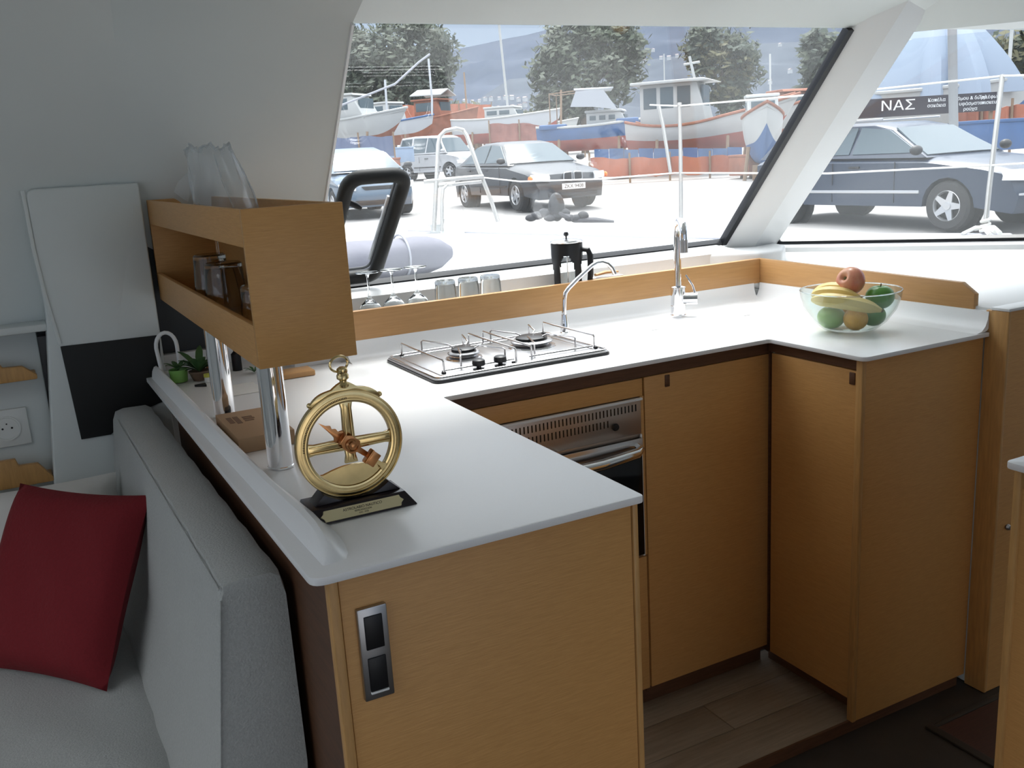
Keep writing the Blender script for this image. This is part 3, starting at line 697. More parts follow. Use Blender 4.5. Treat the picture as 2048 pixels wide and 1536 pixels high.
# ================================================================= ASTROLABE
AX,AY,AZ=.410,1.362,1.106; RO,RI=.0845,.066
aw=W('astrolabe','brass mariner astrolabe on a black stand with an engraved plaque','ornament',(.414,1.365,HC))
pl=[(.330,1.319),(.496,1.319),(.499,1.409),(.331,1.409)]
bs=MB(); n0=[(.330,1.319,HC+.0005),(.497,1.319,HC+.0005),(.497,1.408,HC+.0005),(.330,1.408,HC+.0005)]; n1=[(.333,1.332,HC+.022),(.482,1.332,HC+.022),(.482,1.396,HC+.022),(.333,1.396,HC+.022)]
bs.add(n0+n1,[[0,3,2,1],[4,5,6,7],[0,1,5,4],[1,2,6,5],[2,3,7,6],[3,0,4,7]])
n0=[(.345,1.340,HC+.0222),(.478,1.340,HC+.0222),(.478,1.388,HC+.0222),(.345,1.388,HC+.0222)]
sd_=[]
for i in range(15):
    t=i/14; x=.358+(.462-.358)*t; dxx=x-AX; zc=AZ-math.sqrt(max(1e-6,(RO+.0005)**2-dxx**2)); sd_.append((x,zc if abs(dxx)<RO else AZ))
up_=[(.342,HC+.0222),(.480,HC+.0222)]+[(p[0],p[1]) for p in sd_[::-1]]
bsm=bs
aw.part(bsm,'stand',M_ebony,bevel=.0015)
bk_=MB().prism(up_,'y',1.345,1.380)
aw.part(bk_,'stand_block',M_ebony,bevel=.001)
# plaque on the sloped front
Msl=basis((.4085,1.3235,HC+.0113),(1,0,0),(0,.0125,.0215))
pp=[]
for (x,z) in ((-.060,-.0085),(.060,-.0085),(.0615,-.004),(.066,0),(.0615,.004),(.060,.0085),(-.060,.0085),(-.0615,.004),(-.066,0),(-.0615,-.004)): pp.append((x,z))
pm=MB().prism(pp,'y',-.0040,-.0005); pm.v=[tuple(Msl@Vector(p)) for p in pm.v]
pq=aw.part(pm,'plaque',M_plaque)
def plt(s_,size,dx,dz):
    o=text(s_,size,'engraving',M_ink,pq,Matrix.Translation(-aw.loc)@Msl@Matrix.Translation((dx,-.0042,dz))@Matrix.Rotation(PI/2,4,'X'),.0002)
plt('ASTROLABIO NAUTICO',.0058,0,.0035); plt('REPRODUCCION',.0035,0,-.0012); plt('XVI - XVII',.0036,0,-.0052)
# ring with mouldings
def ringy(r0,r1,y0_,y1_,n=72):
    mb=MB(); v=[];f=[]
    for k in range(n):
        a=2*PI*k/n; c_,s_=math.cos(a),math.sin(a)
        for (r,y) in ((r0,y0_),(r1,y0_),(r1,y1_),(r0,y1_)): v.append((AX+r*c_,y,AZ+r*s_))
    for k in range(n):
        j=(k+1)%n
        for q in range(4): f.append([k*4+q,k*4+(q+1)%4,j*4+(q+1)%4,j*4+q])
    return mb.add(v,f)
rg=aw.part(ringy(RI,RO,AY-.006,AY+.006),'ring',M_brass,bevel=.0008)
for r in (RI+.0035,RI+.009,RO-.003):
    aw.part(ringy(r,r+.0018,AY-.0075,AY-.0062),'moulding',M_brass,rg)
for i in range(46):
    a=PI*(.5+ i/45*.5); 
    if i==0: tk=MB()
    c_,s_=math.cos(a),math.sin(a); p0=Vector((AX+(RI+.0055)*c_,AY-.0068,AZ+(RI+.0055)*s_)); p1=Vector((AX+(RI+.009)*c_,AY-.0068,AZ+(RI+.009)*s_))
    tk.tube([p0,p1],.00035,4)
aw.part(tk,'degree_scale',M_ink,rg)
# spokes
def rot_y(a): return Matrix.Translation((AX,AY,AZ))@Matrix.Rotation(-a,4,'Y')
for a,L0 in ((PI/2,.068),(PI,.068),(0,.068),(-PI/2,.03)):
    T=rot_y(a); mb=MB()
    mb.prism([(0,-.0095),(L0-.012,-.0080),(L0,-.0105),(L0,.0105),(L0-.012,.0080),(0,.0095)],'y',-.0035,.0035); mb.v=[tuple(T@Vector(p)) for p in mb.v]
    o=aw.part(mb,'spoke',M_brass,bevel=.001)
    mb=MB().tube([(.004,-.0042,.0045),(L0-.004,-.0042,.0045)],.0012,6).tube([(.004,-.0042,-.0045),(L0-.004,-.0042,-.0045)],.0012,6); mb.v=[tuple(T@Vector(p)) for p in mb.v]
    aw.part(mb,'fillet',M_brass,o)
# lower segment plate
seg=[(AX+.0655*math.cos(a),AZ+.0655*math.sin(a)) for a in [PI*(1.22+.56*i/14) for i in range(15)]]
seg+= [(AX+.045-.0*i,AZ-.052+0) for i in ()]
top_=[]
for i in range(13):
    t=(i+.5)/13; x=AX+.050-.100*t; top_.append((x,AZ-.043+.010*math.sin(PI*t)))
aw.part(MB().prism(seg+top_,'y',AY-.003,AY+.003),'segment_plate',M_brass)
# alidade (sighting bar) running top-left to bottom-right
T=Matrix.Translation((AX,AY-.0095,AZ))@Matrix.Rotation(math.radians(42),4,'Y')
al=MB().prism([(-.064,.0),(-.052,.0025),(-.046,.0065),(-.041,.0035),(-.036,.007),(-.030,.0055),(-.026,.0105),(-.015,.0075),(-.008,.012),(.008,.012),(.014,.0045),(.034,.0045),(.034,-.0035),(.014,-.0045),(.008,-.012),(-.008,-.012),(-.015,-.0075),(-.026,-.0105),(-.030,-.0055),(-.036,-.004),(-.046,-.0025)],'y',-.0018,.0018)
al.v=[tuple(T@Vector(p)) for p in al.v]
A=aw.part(al,'alidade',M_copper,bevel=.0005)
for xx,wz_ in ((-.022,.009),(.030,.012)):
    mb=MB().box(xx-.0012,xx+.0012,-.016,-.0019,-wz_,wz_); mb.v=[tuple(T@Vector(p)) for p in mb.v]; aw.part(mb,'sight_vane',M_copper,A,bevel=.0004)
mb=MB().box(.030,.050,-.005,.003,-.011,.011); mb.v=[tuple(T@Vector(p)) for p in mb.v]; aw.part(mb,'pointer_block',M_copper,A,bevel=.001)
mb=MB().prism([(.050,-.003),(.060,-.0035),(.066,-.007),(.068,.0),(.066,.006),(.060,.0035),(.050,.003)],'y',-.0018,.0018); mb.v=[tuple(T@Vector(p)) for p in mb.v]; aw.part(mb,'pointer_tail',M_brass,A)
aw.part(MB().lathe([(.010,0),(.010,.003),(.007,.005),(.0065,.008),(.003,.010),(0,.010)],20,Matrix.Translation((AX,AY-.011,AZ))@Matrix.Rotation(PI/2,4,'X')),'hub',M_copper)
# crown ornament, neck and ring
cr_=[]
for i in range(25):
    a=PI*(.5-.22+.44*i/24); k=RO+.004+.003*abs(math.sin(i/24*PI*3))+.006*math.exp(-((i-12)/3.2)**2); cr_.append((AX+k*math.cos(a),AZ+k*math.sin(a)))
inn=[(AX+(RO-.001)*math.cos(a),AZ+(RO-.001)*math.sin(a)) for a in [PI*(.72-.44*i/24) for i in range(25)]]
aw.part(MB().prism(cr_+inn,'y',AY-.004,AY+.004),'crown_ornament',M_brass,bevel=.0006)
for sx_ in (-1,1):
    a=PI*(.5+sx_*.215); aw.part(MB().ell((AX+(RO+.004)*math.cos(a),AY,AZ+(RO+.004)*math.sin(a)),(.0042,.0045,.0042),10,8),'scroll_knob',M_brass)
aw.part(MB().lathe([(.004,0),(.0075,.002),(.0085,.006),(.0055,.010),(.0055,.012),(.0092,.015),(.0092,.020),(.0075,.023),(.0085,.026),(.008,.030),(.004,.033),(0,.033)],20,Matrix.Translation((AX,AY,AZ+RO+.003))),'neck',M_brass)
Tr=Matrix.Translation((AX-.004,AY,AZ+RO+.041))@Matrix.Rotation(math.radians(20),4,'Z')
mb=MB().tube([(.0165*math.cos(2*PI*k/28),.0,.0115*math.sin(2*PI*k/28)) for k in range(28)],.0019,8,closed=True); mb.v=[tuple(Tr@Vector(p)) for p in mb.v]
aw.part(mb,'hanging_ring',M_brass)

# ================================================================= THINGS ON THE PENINSULA
kb=W('kraft_box','flat kraft box with dark printing lying behind the near chrome post','box',(.36,1.9,HC))
a=math.radians(-2)
kb.part(MB().box(.320,.428,1.775,1.995,HC+.0005,HC+.030),'carton',M_kraft,bevel=.001)
ink=MB()
for i,(x,y,w_,h_) in enumerate(((.332,1.90,.010,.050),(.345,1.89,.010,.060),(.362,1.93,.020,.010),(.362,1.915,.022,.010),(.362,1.90,.018,.010))):
    ink.box(x,x+w_,y,y+h_,HC+.0301,HC+.0305)
kb.part(ink,'printed_marks',mat('brown_print',(.16,.09,.05),.8),smooth=False)
kb.part(MB().box(.388,.391,1.80,1.86,HC+.0301,HC+.0306).box(.388,.41,1.80,1.803,HC+.0301,HC+.0306),'barcode_frame',M_ink,smooth=False)
nb_=W('notebook','thin black notebook behind the kraft box','book',(.38,2.03,HC))
nb_.part(MB().box(.345,.42,2.003,2.035,HC+.0005,HC+.012),'cover',M_black,bevel=.001)
wb=W('chopping_board','small oak board lying on the worktop beyond the shelf','board',(.60,2.4,HC))
wb.part(MB().box(.545,.640,2.36,2.43,HC+.0005,HC+.014),'board',M_woodY,bevel=.002)
# tray, plant, lime pot, fruit, jar
cd_=W('card','thin white card lying on the worktop below the shelf','card',(.45,2.3,HC))
cd_.part(MB().box(.40,.485,2.27,2.39,HC+.0005,HC+.002),'sheet',M_pale)
lp=W('lime_pot','small lime green pot at the far end of the peninsula','pot',(.322,2.55,HC))
lp.part(MB().lathe([(.015,.0005),(.021,.002),(.024,.034),(.022,.034),(.018,.006),(0,.006)],20,Matrix.Translation((.330,2.535,HC)),cap=False),'pot',M_gcup)
def leaf(mb,p,dr_,ln,w_):
    p=Vector(p); dr_=Vector(dr_).normalized(); s_=dr_.cross(Vector((0,0,1))).normalized()
    rows=[]
    for i in range(6):
        t=i/5; c=p+dr_*ln*t+Vector((0,0,ln*.5*t*(1-t))); ww=w_*math.sin(PI*min(.98,t*.92+.06))
        rows.append([c-s_*ww,c+Vector((0,0,-w_*.2)),c+s_*ww])
    mb.grid(rows); return mb
lf=MB()
for k in range(7): leaf(lf,(.330,2.535,HC+.032),(math.cos(k*.9),math.sin(k*.9),.55),.040,.007)
lp.part(lf,'leaves',M_leaf)
pt_=W('potted_plant','leafy green plant in a small brown pot below the shelf','plant',(.40,2.54,HC))
pt_.part(MB().lathe([(.018,.0005),(.026,.022),(.028,.022),(.028,.026),(.024,.026),(.0,.02)],20,Matrix.Translation((.380,2.52,HC)),cap=False),'pot',mat('brown_pot',(.14,.09,.06),.7))
lf=MB()
for k in range(16): leaf(lf,(.380,2.52,HC+.024),(math.cos(k*2.4),math.sin(k*2.4),.25+.9*(k%4)/4),.045+.02*(k%3),.010)
pt_.part(lf,'leaves',M_leaf)
of=fruit('orange','small orange fruit beside the leafy plant below the shelf',(.425,2.555,HC+.020),(.022,.022,.020),M_orf,stem=False,fn=None)
yj=W('jar','tiny jar with yellow lid in front of the leafy plant','jar',(.395,2.48,HC))
yj.part(MB().lathe([(.009,.0005),(.009,.014),(0,.014)],14,Matrix.Translation((.392,2.478,HC))),'body',M_whp)
yj.part(MB().lathe([(.010,.0142),(.010,.022),(0,.022)],14,Matrix.Translation((.392,2.478,HC))),'lid',M_yel)
bc_=W('bottle_opener','little black corner bracket lying in front of the plant','opener',(.37,2.43,HC))
bc_.part(MB().prism([(.352,2.445),(.378,2.425),(.380,2.450)],'z',HC+.0005,HC+.006),'blade',M_black)
hb=W('basket_handle','white hooped wire basket handle arching over the lime pot','basket',(.33,2.6,HC))
hb.part(MB().tube([(.299,2.60,HC+.0005)]+[(.318+.026*math.cos(a),2.60-.0,HC+.085+.038*math.sin(a)) for a in [PI-PI*i/10 for i in range(11)]]+[(.344,2.60,HC+.0005)],.0052,10),'hoop',M_gelw)
hb.part(MB().box(.293,.352,2.585,2.625,HC+.0005,HC+.018),'tray',M_gelw,bevel=.004)
bt=W('bottle','small black bottle with brass cap behind the shelf post','bottle',(.50,2.56,HC))
T=Matrix.Translation((.487,2.575,HC))
bt.part(MB().lathe([(.013,.0005),(.013,.045),(.006,.052),(.006,.058),(0,.058)],16,T),'body',M_black)
bt.part(MB().lathe([(.007,.0582),(.007,.068),(0,.068)],14,T),'cap',M_brass)
pl_=W('potted_plant','tiny green sprig in a glass beside the black bottle','plant',(.52,2.52,HC))
lf=MB()
for k in range(7): leaf(lf,(.515,2.50,HC+.004),(math.cos(k*.9),math.sin(k*.9),.4),.030,.004)
pl_.part(lf,'leaves',M_leaf)

# ================================================================= GLASS RECESS
zr=1.0625
P0=wineglass(); spots=[(.866,2.543),(.938,2.545),(1.012,2.547)]
for i,(x,y) in enumerate(spots):
    o=P0 if i==0 else dup(P0)
    o.location=(x,y,zr); tag(o,('wine glass upside down nearest the oak shelf, in the recess','middle one of three upside down wine glasses in the recess','third upside down wine glass, next to the plain tumblers')[i],'glass','upside down wine glasses behind the fiddle rail')
g0=None
for i,(x,y) in enumerate(((1.098,2.54),(1.172,2.54),(1.246,2.542))):
    if g0 is None: g0=o=tumbler(.033,.117,.030).build('tumbler',M_gl)
    else: o=g0.copy(); SC.collection.objects.link(o)
    o.location=(x,y,zr); tag(o,('plain tumbler beside the wine glasses in the window recess','middle plain tumbler of three in the window recess','plain tumbler farthest right in the window recess')[i],'glass','plain tumblers behind the fiddle rail')
# wire divider lying in the recess
fp=W('french_press','black and glass cafetiere standing in the window recess','cafetiere',(1.518,2.542,zr))
T=Matrix.Translation((1.516,2.542,zr))
fp.part(MB().lathe([(.045,.004),(.045,.188),(.043,.188),(.043,.006),(0,.006)],36,T,cap=False),'beaker',M_gl)
# black cage with large oval openings
cg=MB(); v=[];f=[]; n=64; mrows=26
for i in range(mrows+1):
    z=.0+.186*i/mrows
    for k in range(n):
        a=2*PI*k/n
        for r in (.0495,.0465): v.append(T@Vector((r*math.cos(a),r*math.sin(a),z)))
def hole(i,k):
    z=(i+.5)/mrows; a=(2*PI*(k+.5)/n-math.radians(193))
    a=a%(PI/2)-PI/4
    return (a/.56)**2+((z-.44)/.37)**2<1
for i in range(mrows):
    for k in range(n):
        j=(k+1)%n; h_=hole(i,k); A0=(i*n+k)*2; A1=(i*n+j)*2; B0=((i+1)*n+k)*2; B1=((i+1)*n+j)*2
        if not h_: f+= [[A0,A1,B1,B0],[A0+1,B0+1,B1+1,A1+1]]
        if not h_ and (i==0 or hole(i-1,k)): f.append([A0,A0+1,A1+1,A1])
        if not h_ and (i==mrows-1 or hole(i+1,k)): f.append([B0,B1,B1+1,B0+1])
        if not h_ and hole(i,(k-1)%n): f.append([A0,B0,B0+1,A0+1])
        if not h_ and hole(i,j): f.append([A1,A1+1,B1+1,B1])
cg.add(v,f); fp.part(cg,'cage',M_black)
fp.part(MB().lathe([(.048,.0005),(.050,.004),(.050,.012),(0,.012)],32,T),'base',M_black)
fp.part(MB().lathe([(.050,.188),(.051,.190),(.048,.195),(.02,.199),(0,.199)],36,T),'lid',M_steel)
fp.part(MB().lathe([(.0025,.199),(.0025,.206),(.006,.208),(.0085,.213),(.006,.219),(0,.221)],16,T),'plunger_knob',M_black)
fp.part(MB().tube([T@Vector((0,0,.19)),T@Vector((0,0,.05))],.0018,8),'plunger_rod',M_steel)
hd=[T@Vector((.75*r_,-.66*r_,z)) for r_,z in ((.047,.165),(.066,.163),(.073,.145),(.072,.09),(.066,.045),(.047,.035))]
fp.part(MB().tube(hd,[.007,.009,.010,.009,.008,.007],10),'handle',M_black)
wbr=W('bread_knife','small wooden handle lying on the sill beyond the slim tap','knife',(1.66,2.54,zr))
wbr.part(MB().tube([(1.60,2.515,zr+.080),(1.64,2.52,zr+.084),(1.69,2.525,zr+.081)],[.007,.009,.006],10,flat=.6),'handle',M_woodY)
wbr.part(MB().box(1.585,1.70,2.505,2.535,zr+.0003,zr+.072),'block',M_gelw,bevel=.003)

# ================================================================= OPENING HATCH IN THE WINDOW
hw=W('opening_hatch','black framed opening hatch in the lower left of the large window','window hatch',tuple(on1(.87,.2,.05)))
def hp(x,s,o=-.004): return on1(x,s,o)
loop2=roundpoly([Vector((.800,.045,0)),Vector((.938,.045,0)),Vector((.966,.428,0)),Vector((.825,.428,0))],[.03,.03,.045,.045],6)
loop=[hp(p[0]-(.02 if p[0]<.87 else 0),p[1]) for p in loop2]
hw.part(MB().tube(loop,.020,14,closed=True),'frame',M_panel)
loopb=[hp(.87+(p[0]-(.02 if p[0]<.87 else 0)-.87)*.86,.225+(p[1]-.225)*.94,.02) for p in loop2]
hw.part(MB().tube(loopb,.0045,8,closed=True),'inner_seal',M_rub)
strip_=MB(); a=hp(.918,.10,.012); b=hp(.935,.34,.012); strip_.tube([a,b],.004,6)
hw.part(strip_,'hinge_track',M_satin)
hw.part(MB().tube([hp(.805,.345,.0),hp(.835,.335,-.01),hp(.850,.325,-.012)],[.008,.009,.006],10),'latch_knob',M_black)

# ================================================================= OUTSIDE
def ray(px,py): return _f*FPX+RT*(px-1024)+UP*(768-py)
HV=Vector((math.sin(YAW),math.cos(YAW),0))
def gz(x,y): return -.02+.021*(x*HV.x+y*HV.y)
def G(px,py):
    d=ray(px,py); k=(-.02-CP.z)/(d.z-.021*d.dot(HV)); return CP+d*k
def PT(px,py,t): return CP+ray(px,py)*(t/FPX)
def onZ(px,py,z): d=ray(px,py); return CP+d*((z-CP.z)/d.z)
# yard ground
rows=[]
for i in range(14):
    y=2.9+1.3**i*.0+ (0,4,9,15,22,30,40,55,75,100,140,200,300,420)[i]
    rows.append([(x,y,gz(x,y)) for x in (-160,-60,-20,-6,0,4,8,14,20,30,45,70,120,220,400)])
struct(MB().slab(rows,(0,0,-.4)),'ground',M_quay)
struct(MB().box(-40,2.2,-40,-2.8,-.6,-.3),'ground',M_quay)
# foredeck of this boat
dk=W('foredeck','white foredeck of the boat in front of the large window','deck',(1.5,4,1.0))
edge=[(-1.7,2.84),(-1.7,5.7),(2.25,5.62),(2.50,4.66),(2.82,3.40),(3.42,2.36),(3.9,1.3),(3.9,1.08),(2.58,2.84)]
dk.part(MB().prism(edge,'z',.98,1.10),'deck_skin',M_deck,bevel=.01)
e2=[(2.20,5.62),(2.43,4.72),(2.68,3.83),(2.86,3.32),(3.42,2.37),(3.52,2.45),(3.05,3.40),(2.95,4.0),(2.68,4.98),(2.45,5.70)]
dk.part(MB().prism(e2,'z',1.04,1.108),'toe_rail',M_grey,bevel=.008)
dk.part(MB().prism([(-1.7,2.83),(2.58,2.83),(2.58,2.86),(-1.7,2.86)],'z',.7,1.12),'coaming',M_deck)
sb=W('rolled_cover','grey rolled canvas cover lying on the foredeck just outside the window','cover',(1.0,3.33,1.10))
rows=[]
for i in range(26):
    x=.30+1.17*i/25; k=1 if i<22 else math.sqrt(max(.0,1-((i-21.6)/3.6)**2))*1.0
    r=[]
    for q in range(24):
        a=2*PI*q/24; rr_=.075*(1+.05*math.sin(3*a+x*5)+.03*math.sin(x*23+a))*max(.12,k)
        r.append((x,3.33+rr_*1.25*math.cos(a),1.1015+.078+rr_*.98*math.sin(a)))
    r.append(r[0]); rows.append(r)
mb=MB().grid(rows); mb.f.append([(25*25)+q for q in range(24)]); mb.f.append([q for q in range(24)][::-1])
sb.part(mb,'roll',M_bag)
sb.part(MB().tube([(1.27,3.33+.098*math.cos(a*PI/12),1.181+.080*math.sin(a*PI/12)) for a in range(24)],.004,6,closed=True),'tie',M_grey)
# pulpit with step, stanchions and lifelines
pu=W('pulpit','white tubular bow pulpit with a seat rail on the foredeck','railing',(2.4,5.2,1.1))
T_=5.6
q=lambda px,py,t=5.55: PT(px,py,t)
pu.part(MB().tube([q(868,462,5.5),q(872,380,5.5),q(876,290,5.5),q(880,272,5.5),q(890,262,5.5),q(912,257,5.55),q(926,260,5.6),q(934,272,5.6),q(958,340,5.6),q(982,400,5.65),q(996,443,5.65)],.0125,12),'hoop',M_inox)
pu.part(MB().tube([q(848,364,5.5),q(885,360,5.5),q(930,356,5.55),q(966,353,5.6)],.013,10).tube([q(876,372,5.5),q(930,366,5.55),q(962,363,5.6)],.011,10),'seat_rail',M_inox)
pu.part(MB().tube([q(884,462,5.45),q(884,400,5.45),q(886,378,5.45),q(894,370,5.5),q(905,369,5.5)],.010,10),'inner_leg',M_inox)
pu.part(MB().lathe([(.07,0),(.07,.05),(.05,.09),(0,.10)],20,Matrix.Translation(Vector((q(905,462,5.5).x,q(905,462,5.5).y,1.10)))).lathe([(.05,0),(.05,.04),(.09,.05),(.09,.06),(0,.065)],20,Matrix.Translation(Vector((q(878,458,5.7).x,q(878,458,5.7).y,1.10)))),'mooring_cleat',M_whp)
s1_=onZ(1362,452,1.10); tA=(s1_-CP).dot(_f)
st1=W('stanchion','steel stanchion rising behind the tall mixer tap','stanchion',tuple(s1_))
st1.part(MB().tube([s1_,PT(1362,400,tA),PT(1361,300,tA),PT(1359,212,tA)],.0105,12).tube([PT(1359,212,tA),PT(1359,206,tA)],.013,10),'post',M_inox)
st1.part(MB().tube([PT(1318,212,tA),PT(1326,250,tA),PT(1341,345,tA)],.009,8),'brace',M_inox)
s2_=onZ(1970,462,1.10); tB=(s2_-CP).dot(_f)
st2=W('stanchion','steel stanchion with knotted rope at its foot, seen through the right window','stanchion',tuple(s2_))
st2.part(MB().tube([s2_,PT(1978,380,tB),PT(1992,260,tB),PT(2005,150,tB)],.0105,12),'post',M_inox)
kn=MB()
for (a,b) in (((1925,468),(1975,455)),((1962,462),(1980,470)),((1950,458),(1990,464)),((1975,455),(2000,466))):
    p0=onZ(a[0],a[1],1.112); p1=onZ(b[0],b[1],1.125); kn.tube([p0,(p0+p1)/2+Vector((0,0,.012)),p1],.008,8)
kn.tube([Vector(s2_)+Vector((.016*math.cos(a*PI/5),.016*math.sin(a*PI/5),.012+.002*a)) for a in range(20)],.007,8)
st2.part(kn,'rope_knot',M_rope)
def line(name,label,pts,r,m=M_rope):
    w=W(name,label,'line',tuple(pts[0])); mid=[]
    for a,b in zip(pts[:-1],pts[1:]): mid+= [a,a.lerp(b,.5)]
    w.part(MB().tube(mid+[pts[-1]],r,8),'wire',m)
line('lifeline','lower lifeline running past the black cars to the right window',[PT(966,355,5.6),PT(1040,363,5.5),PT(1200,358,5.0),PT(1352,346,tA),PT(1361,346,tA),PT(1655,347,(tA+tB)/2-.3),PT(1982,331,tB),PT(2120,322,tB-.4)],.0042)
line('lifeline','upper lifeline from the brace across the red and white boat to the right window',[PT(1300,210,tA+.3),PT(1359,212,tA),PT(1520,198,tA-.6),PT(1740,180,(tA+tB)/2-.2),PT(2005,152,tB),PT(2130,148,tB-.4)],.0042)
line('mooring_line','pale diagonal line in front of the big left tree',[PT(640,240,7),PT(684,210,7),PT(790,168,7),PT(838,124,7),PT(860,108,7)],.0075,M_grey)

# ---- vehicles
def paint(name,c,metal=.25): return mat(name,c,.3,metal=0,coat=.25)
M_cg=mat('car_glass',(.09,.12,.14),.12,spec=.22)
M_tyre=mat('tyre',(.03,.03,.032),.8); M_rim=mat('alloy',(.55,.56,.58),.3,metal=.8)
M_lamp=mat('headlamp',(.80,.82,.84),.08,coat=1); M_amber=mat('indicator',(.90,.20,.03),.3); M_trim=mat('car_trim',(.02,.02,.023),.5)
M_plate=mat('number_plate',(.8,.8,.8),.4)
def rearc(cx,r,n=10):   # arch points from front to rear along the sill
    return [(cx+r*math.cos(a),.30+r*math.sin(a)) for a in [PI*.0+PI*i/n for i in range(n+1)]]
def car(name,label,loc,head,L,Wd,top,green,wx,wr,M,sill=.22,grille=None,plate=None,indicator=None,handles=True,side_glass=None,ns=9):
    t=thing(name,label,'car',loc,math.atan2(head[1],head[0]),None)
    hw=Wd/2
    def wf(x,z):
        u=abs(x)/(L/2); return hw*(1-.16*max(0,(u-.72)/.28)**2-.05*abs(z-.62)/.6)
    fr_a=rearc(wx[0],wr+.055); re_a=rearc(wx[1],wr+.055)
    prof=top+[(top[-1][0]+.02,sill)]+[p for p in re_a[::-1]]+[p for p in fr_a[::-1]]+[(top[0][0]-.02,sill)]
    # body: loft across the width
    S=[-1,-.93,-.78,-.4,0,.4,.78,.93,1]; rows=[]
    for s_ in S:
        r=[]
        for i,(x,z) in enumerate(prof):
            zz=z
            if i<len(top) and z>.5: zz=z-.07*max(0,(abs(s_)-.7)/.3)**2-.012*s_*s_
            xx=x-(.10 if x>0 else -.08)*s_**4*(1 if abs(x)>L*.42 else 0)
            r.append((xx,s_*wf(x,z),zz))
        r.append(r[0]); rows.append(r)
    mb=MB().grid(rows); n=len(prof)
    mb.f.append([k for k in range(n)]); mb.f.append([(len(S)-1)*(n+1)+k for k in range(n)][::-1])
    body=mb.build('body',M,t)
    # dark wheel wells
    ww=MB()
    for cx in wx:
        for sg in (-1,1): ww.lathe([(0,0),(wr+.05,0),(wr+.05,.05),(0,.05)],20,Matrix.Translation((cx,sg*(hw-.24)-.025,.31))@Matrix.Rotation(-PI/2,4,'X'))
    ww.build('wheel_well',M_trim,t)
    # greenhouse
    zb=min(p[1] for p in green); zt=max(p[1] for p in green)
    def gw(z): return hw*.93-(hw*.27)*(z-zb)/(zt-zb)
    rows=[]
    for s_ in (-1,-.97,-.85,-.4,0,.4,.85,.97,1):
        rows.append([(x-(0.05 if x>0 else -.05)*s_*s_*(0 if z>zt-.08 else 1),s_*gw(z),z-.05*max(0,(abs(s_)-.8)/.2)**2*(1 if z>zb+.1 else 0)) for x,z in green]); rows[-1].append(rows[-1][0])
    mb=MB().grid(rows); n=len(green); mb.f.append(list(range(n))); mb.f.append([8*(n+1)+k for k in range(n)][::-1])
    roof=mb.build('roof',M,t)
    # side glass panels
    for sg in (-1,1):
        for poly in side_glass:
            rows=[[(x,sg*(gw(z)+.006),z) for x,z in poly]]
            mb=MB(); v=[(x,sg*(gw(z)+.008),z) for x,z in poly]+[(x,sg*(gw(z)-.01),z) for x,z in poly]; m_=len(poly)
            mb.add(v,[list(range(m_)),list(range(m_,2*m_))[::-1]]+[[i,(i+1)%m_,m_+(i+1)%m_,m_+i] for i in range(m_)])
            mb.build('side_window',M_cg,t,smooth=False)
    # windscreen and rear glass
    def scr(a,b,nm,out):
        rows=[]
        for k in range(7):
            s_=-1+2*k/6; r=[]
            for q in (0.07,.5,.93):
                x=a[0]+(b[0]-a[0])*q; z=a[1]+(b[1]-a[1])*q; r.append((x+out*.014-(0.045*out)*s_*s_*(1 if q<.9 else .4),s_*(gw(z)-.045),z+.016-.006*s_*s_))
            rows.append(r)
        MB().slab(rows,(-out*.012,0,-.012)).build(nm,M_cg,t)
    scr(green[0],green[1],'windscreen',1); scr(green[-1],green[-2],'rear_window',-1)
    # wheels
    for cx in wx:
        for sg in (-1,1):
            M4=Matrix.Translation((cx,sg*(hw-.10),wr))@Matrix.Rotation(-sg*PI/2,4,'X')
            w_=MB().lathe([(0,.0),(wr*.6,.0),(wr*.62,.09),(wr*.9,.095),(wr,.06),(wr,-.06),(wr*.9,-.095),(wr*.3,-.09),(0,-.09)],28,M4).build('wheel',M_tyre,t)
            rm=MB().lathe([(wr*.63,.085),(wr*.60,.095),(wr*.57,.075),(wr*.55,.045)],28,M4,cap=False)
            for k in range(5):
                a=2*PI*k/5; c_,s_=math.cos(a),math.sin(a)
                v=[M4@Vector((r_*c_-w2*s_,r_*s_+w2*c_,z_)) for r_,w2,z_ in ((.04,-.05,.075),(wr*.58,-.028,.088),(wr*.58,.028,.088),(.04,.05,.075))]
                v+=[M4@Vector((r_*c_-w2*s_,r_*s_+w2*c_,z_-.03)) for r_,w2,z_ in ((.04,-.05,.075),(wr*.58,-.028,.088),(wr*.58,.028,.088),(.04,.05,.075))]
                rm.add(v,[[0,1,2,3],[0,4,5,1],[1,5,6,2],[2,6,7,3]])
            rm.lathe([(.055,.06),(.05,.088),(0,.09)],12,M4)
            rm.build('rim',M_rim,w_)
    # lamps, bumper line, mirrors, plate
    fx=top[0][0]; zl=.64 if grille!='tall' else .68
    for sg in (-1,1):
        rows=[]
        for k in range(5):
            y=sg*(hw*.58+(hw*.36)*k/4); x=fx+.03-.10*(k/4)**2*1.6-.03; rows.append([(x+.01,y,zl-.075+.02*k/4),(x+.02,y,zl),(x-.02,y,zl+.07)])
        MB().slab(rows,(-.05,0,0)).build('headlamp',M_lamp,t)
        if indicator: MB().ell((fx-.17,sg*(hw*.97),zl-.01),(.09,.03,.055),12,8).build('indicator',M_amber,t)
        MB().ell((green[0][0]-.12,sg*(hw+.06),zb+.10),(.07,.10,.065),12,8).build('mirror',M_trim if name!='white_car' else M,t)
        if handles:
            for hx in (-.05,-1.0 if L>4 else -.85): MB().box(hx-.09,hx+.09,sg*hw*.975-.012,sg*hw*.975+.012,.80,.83).build('door_handle',M_trim,t,bevel=.006)
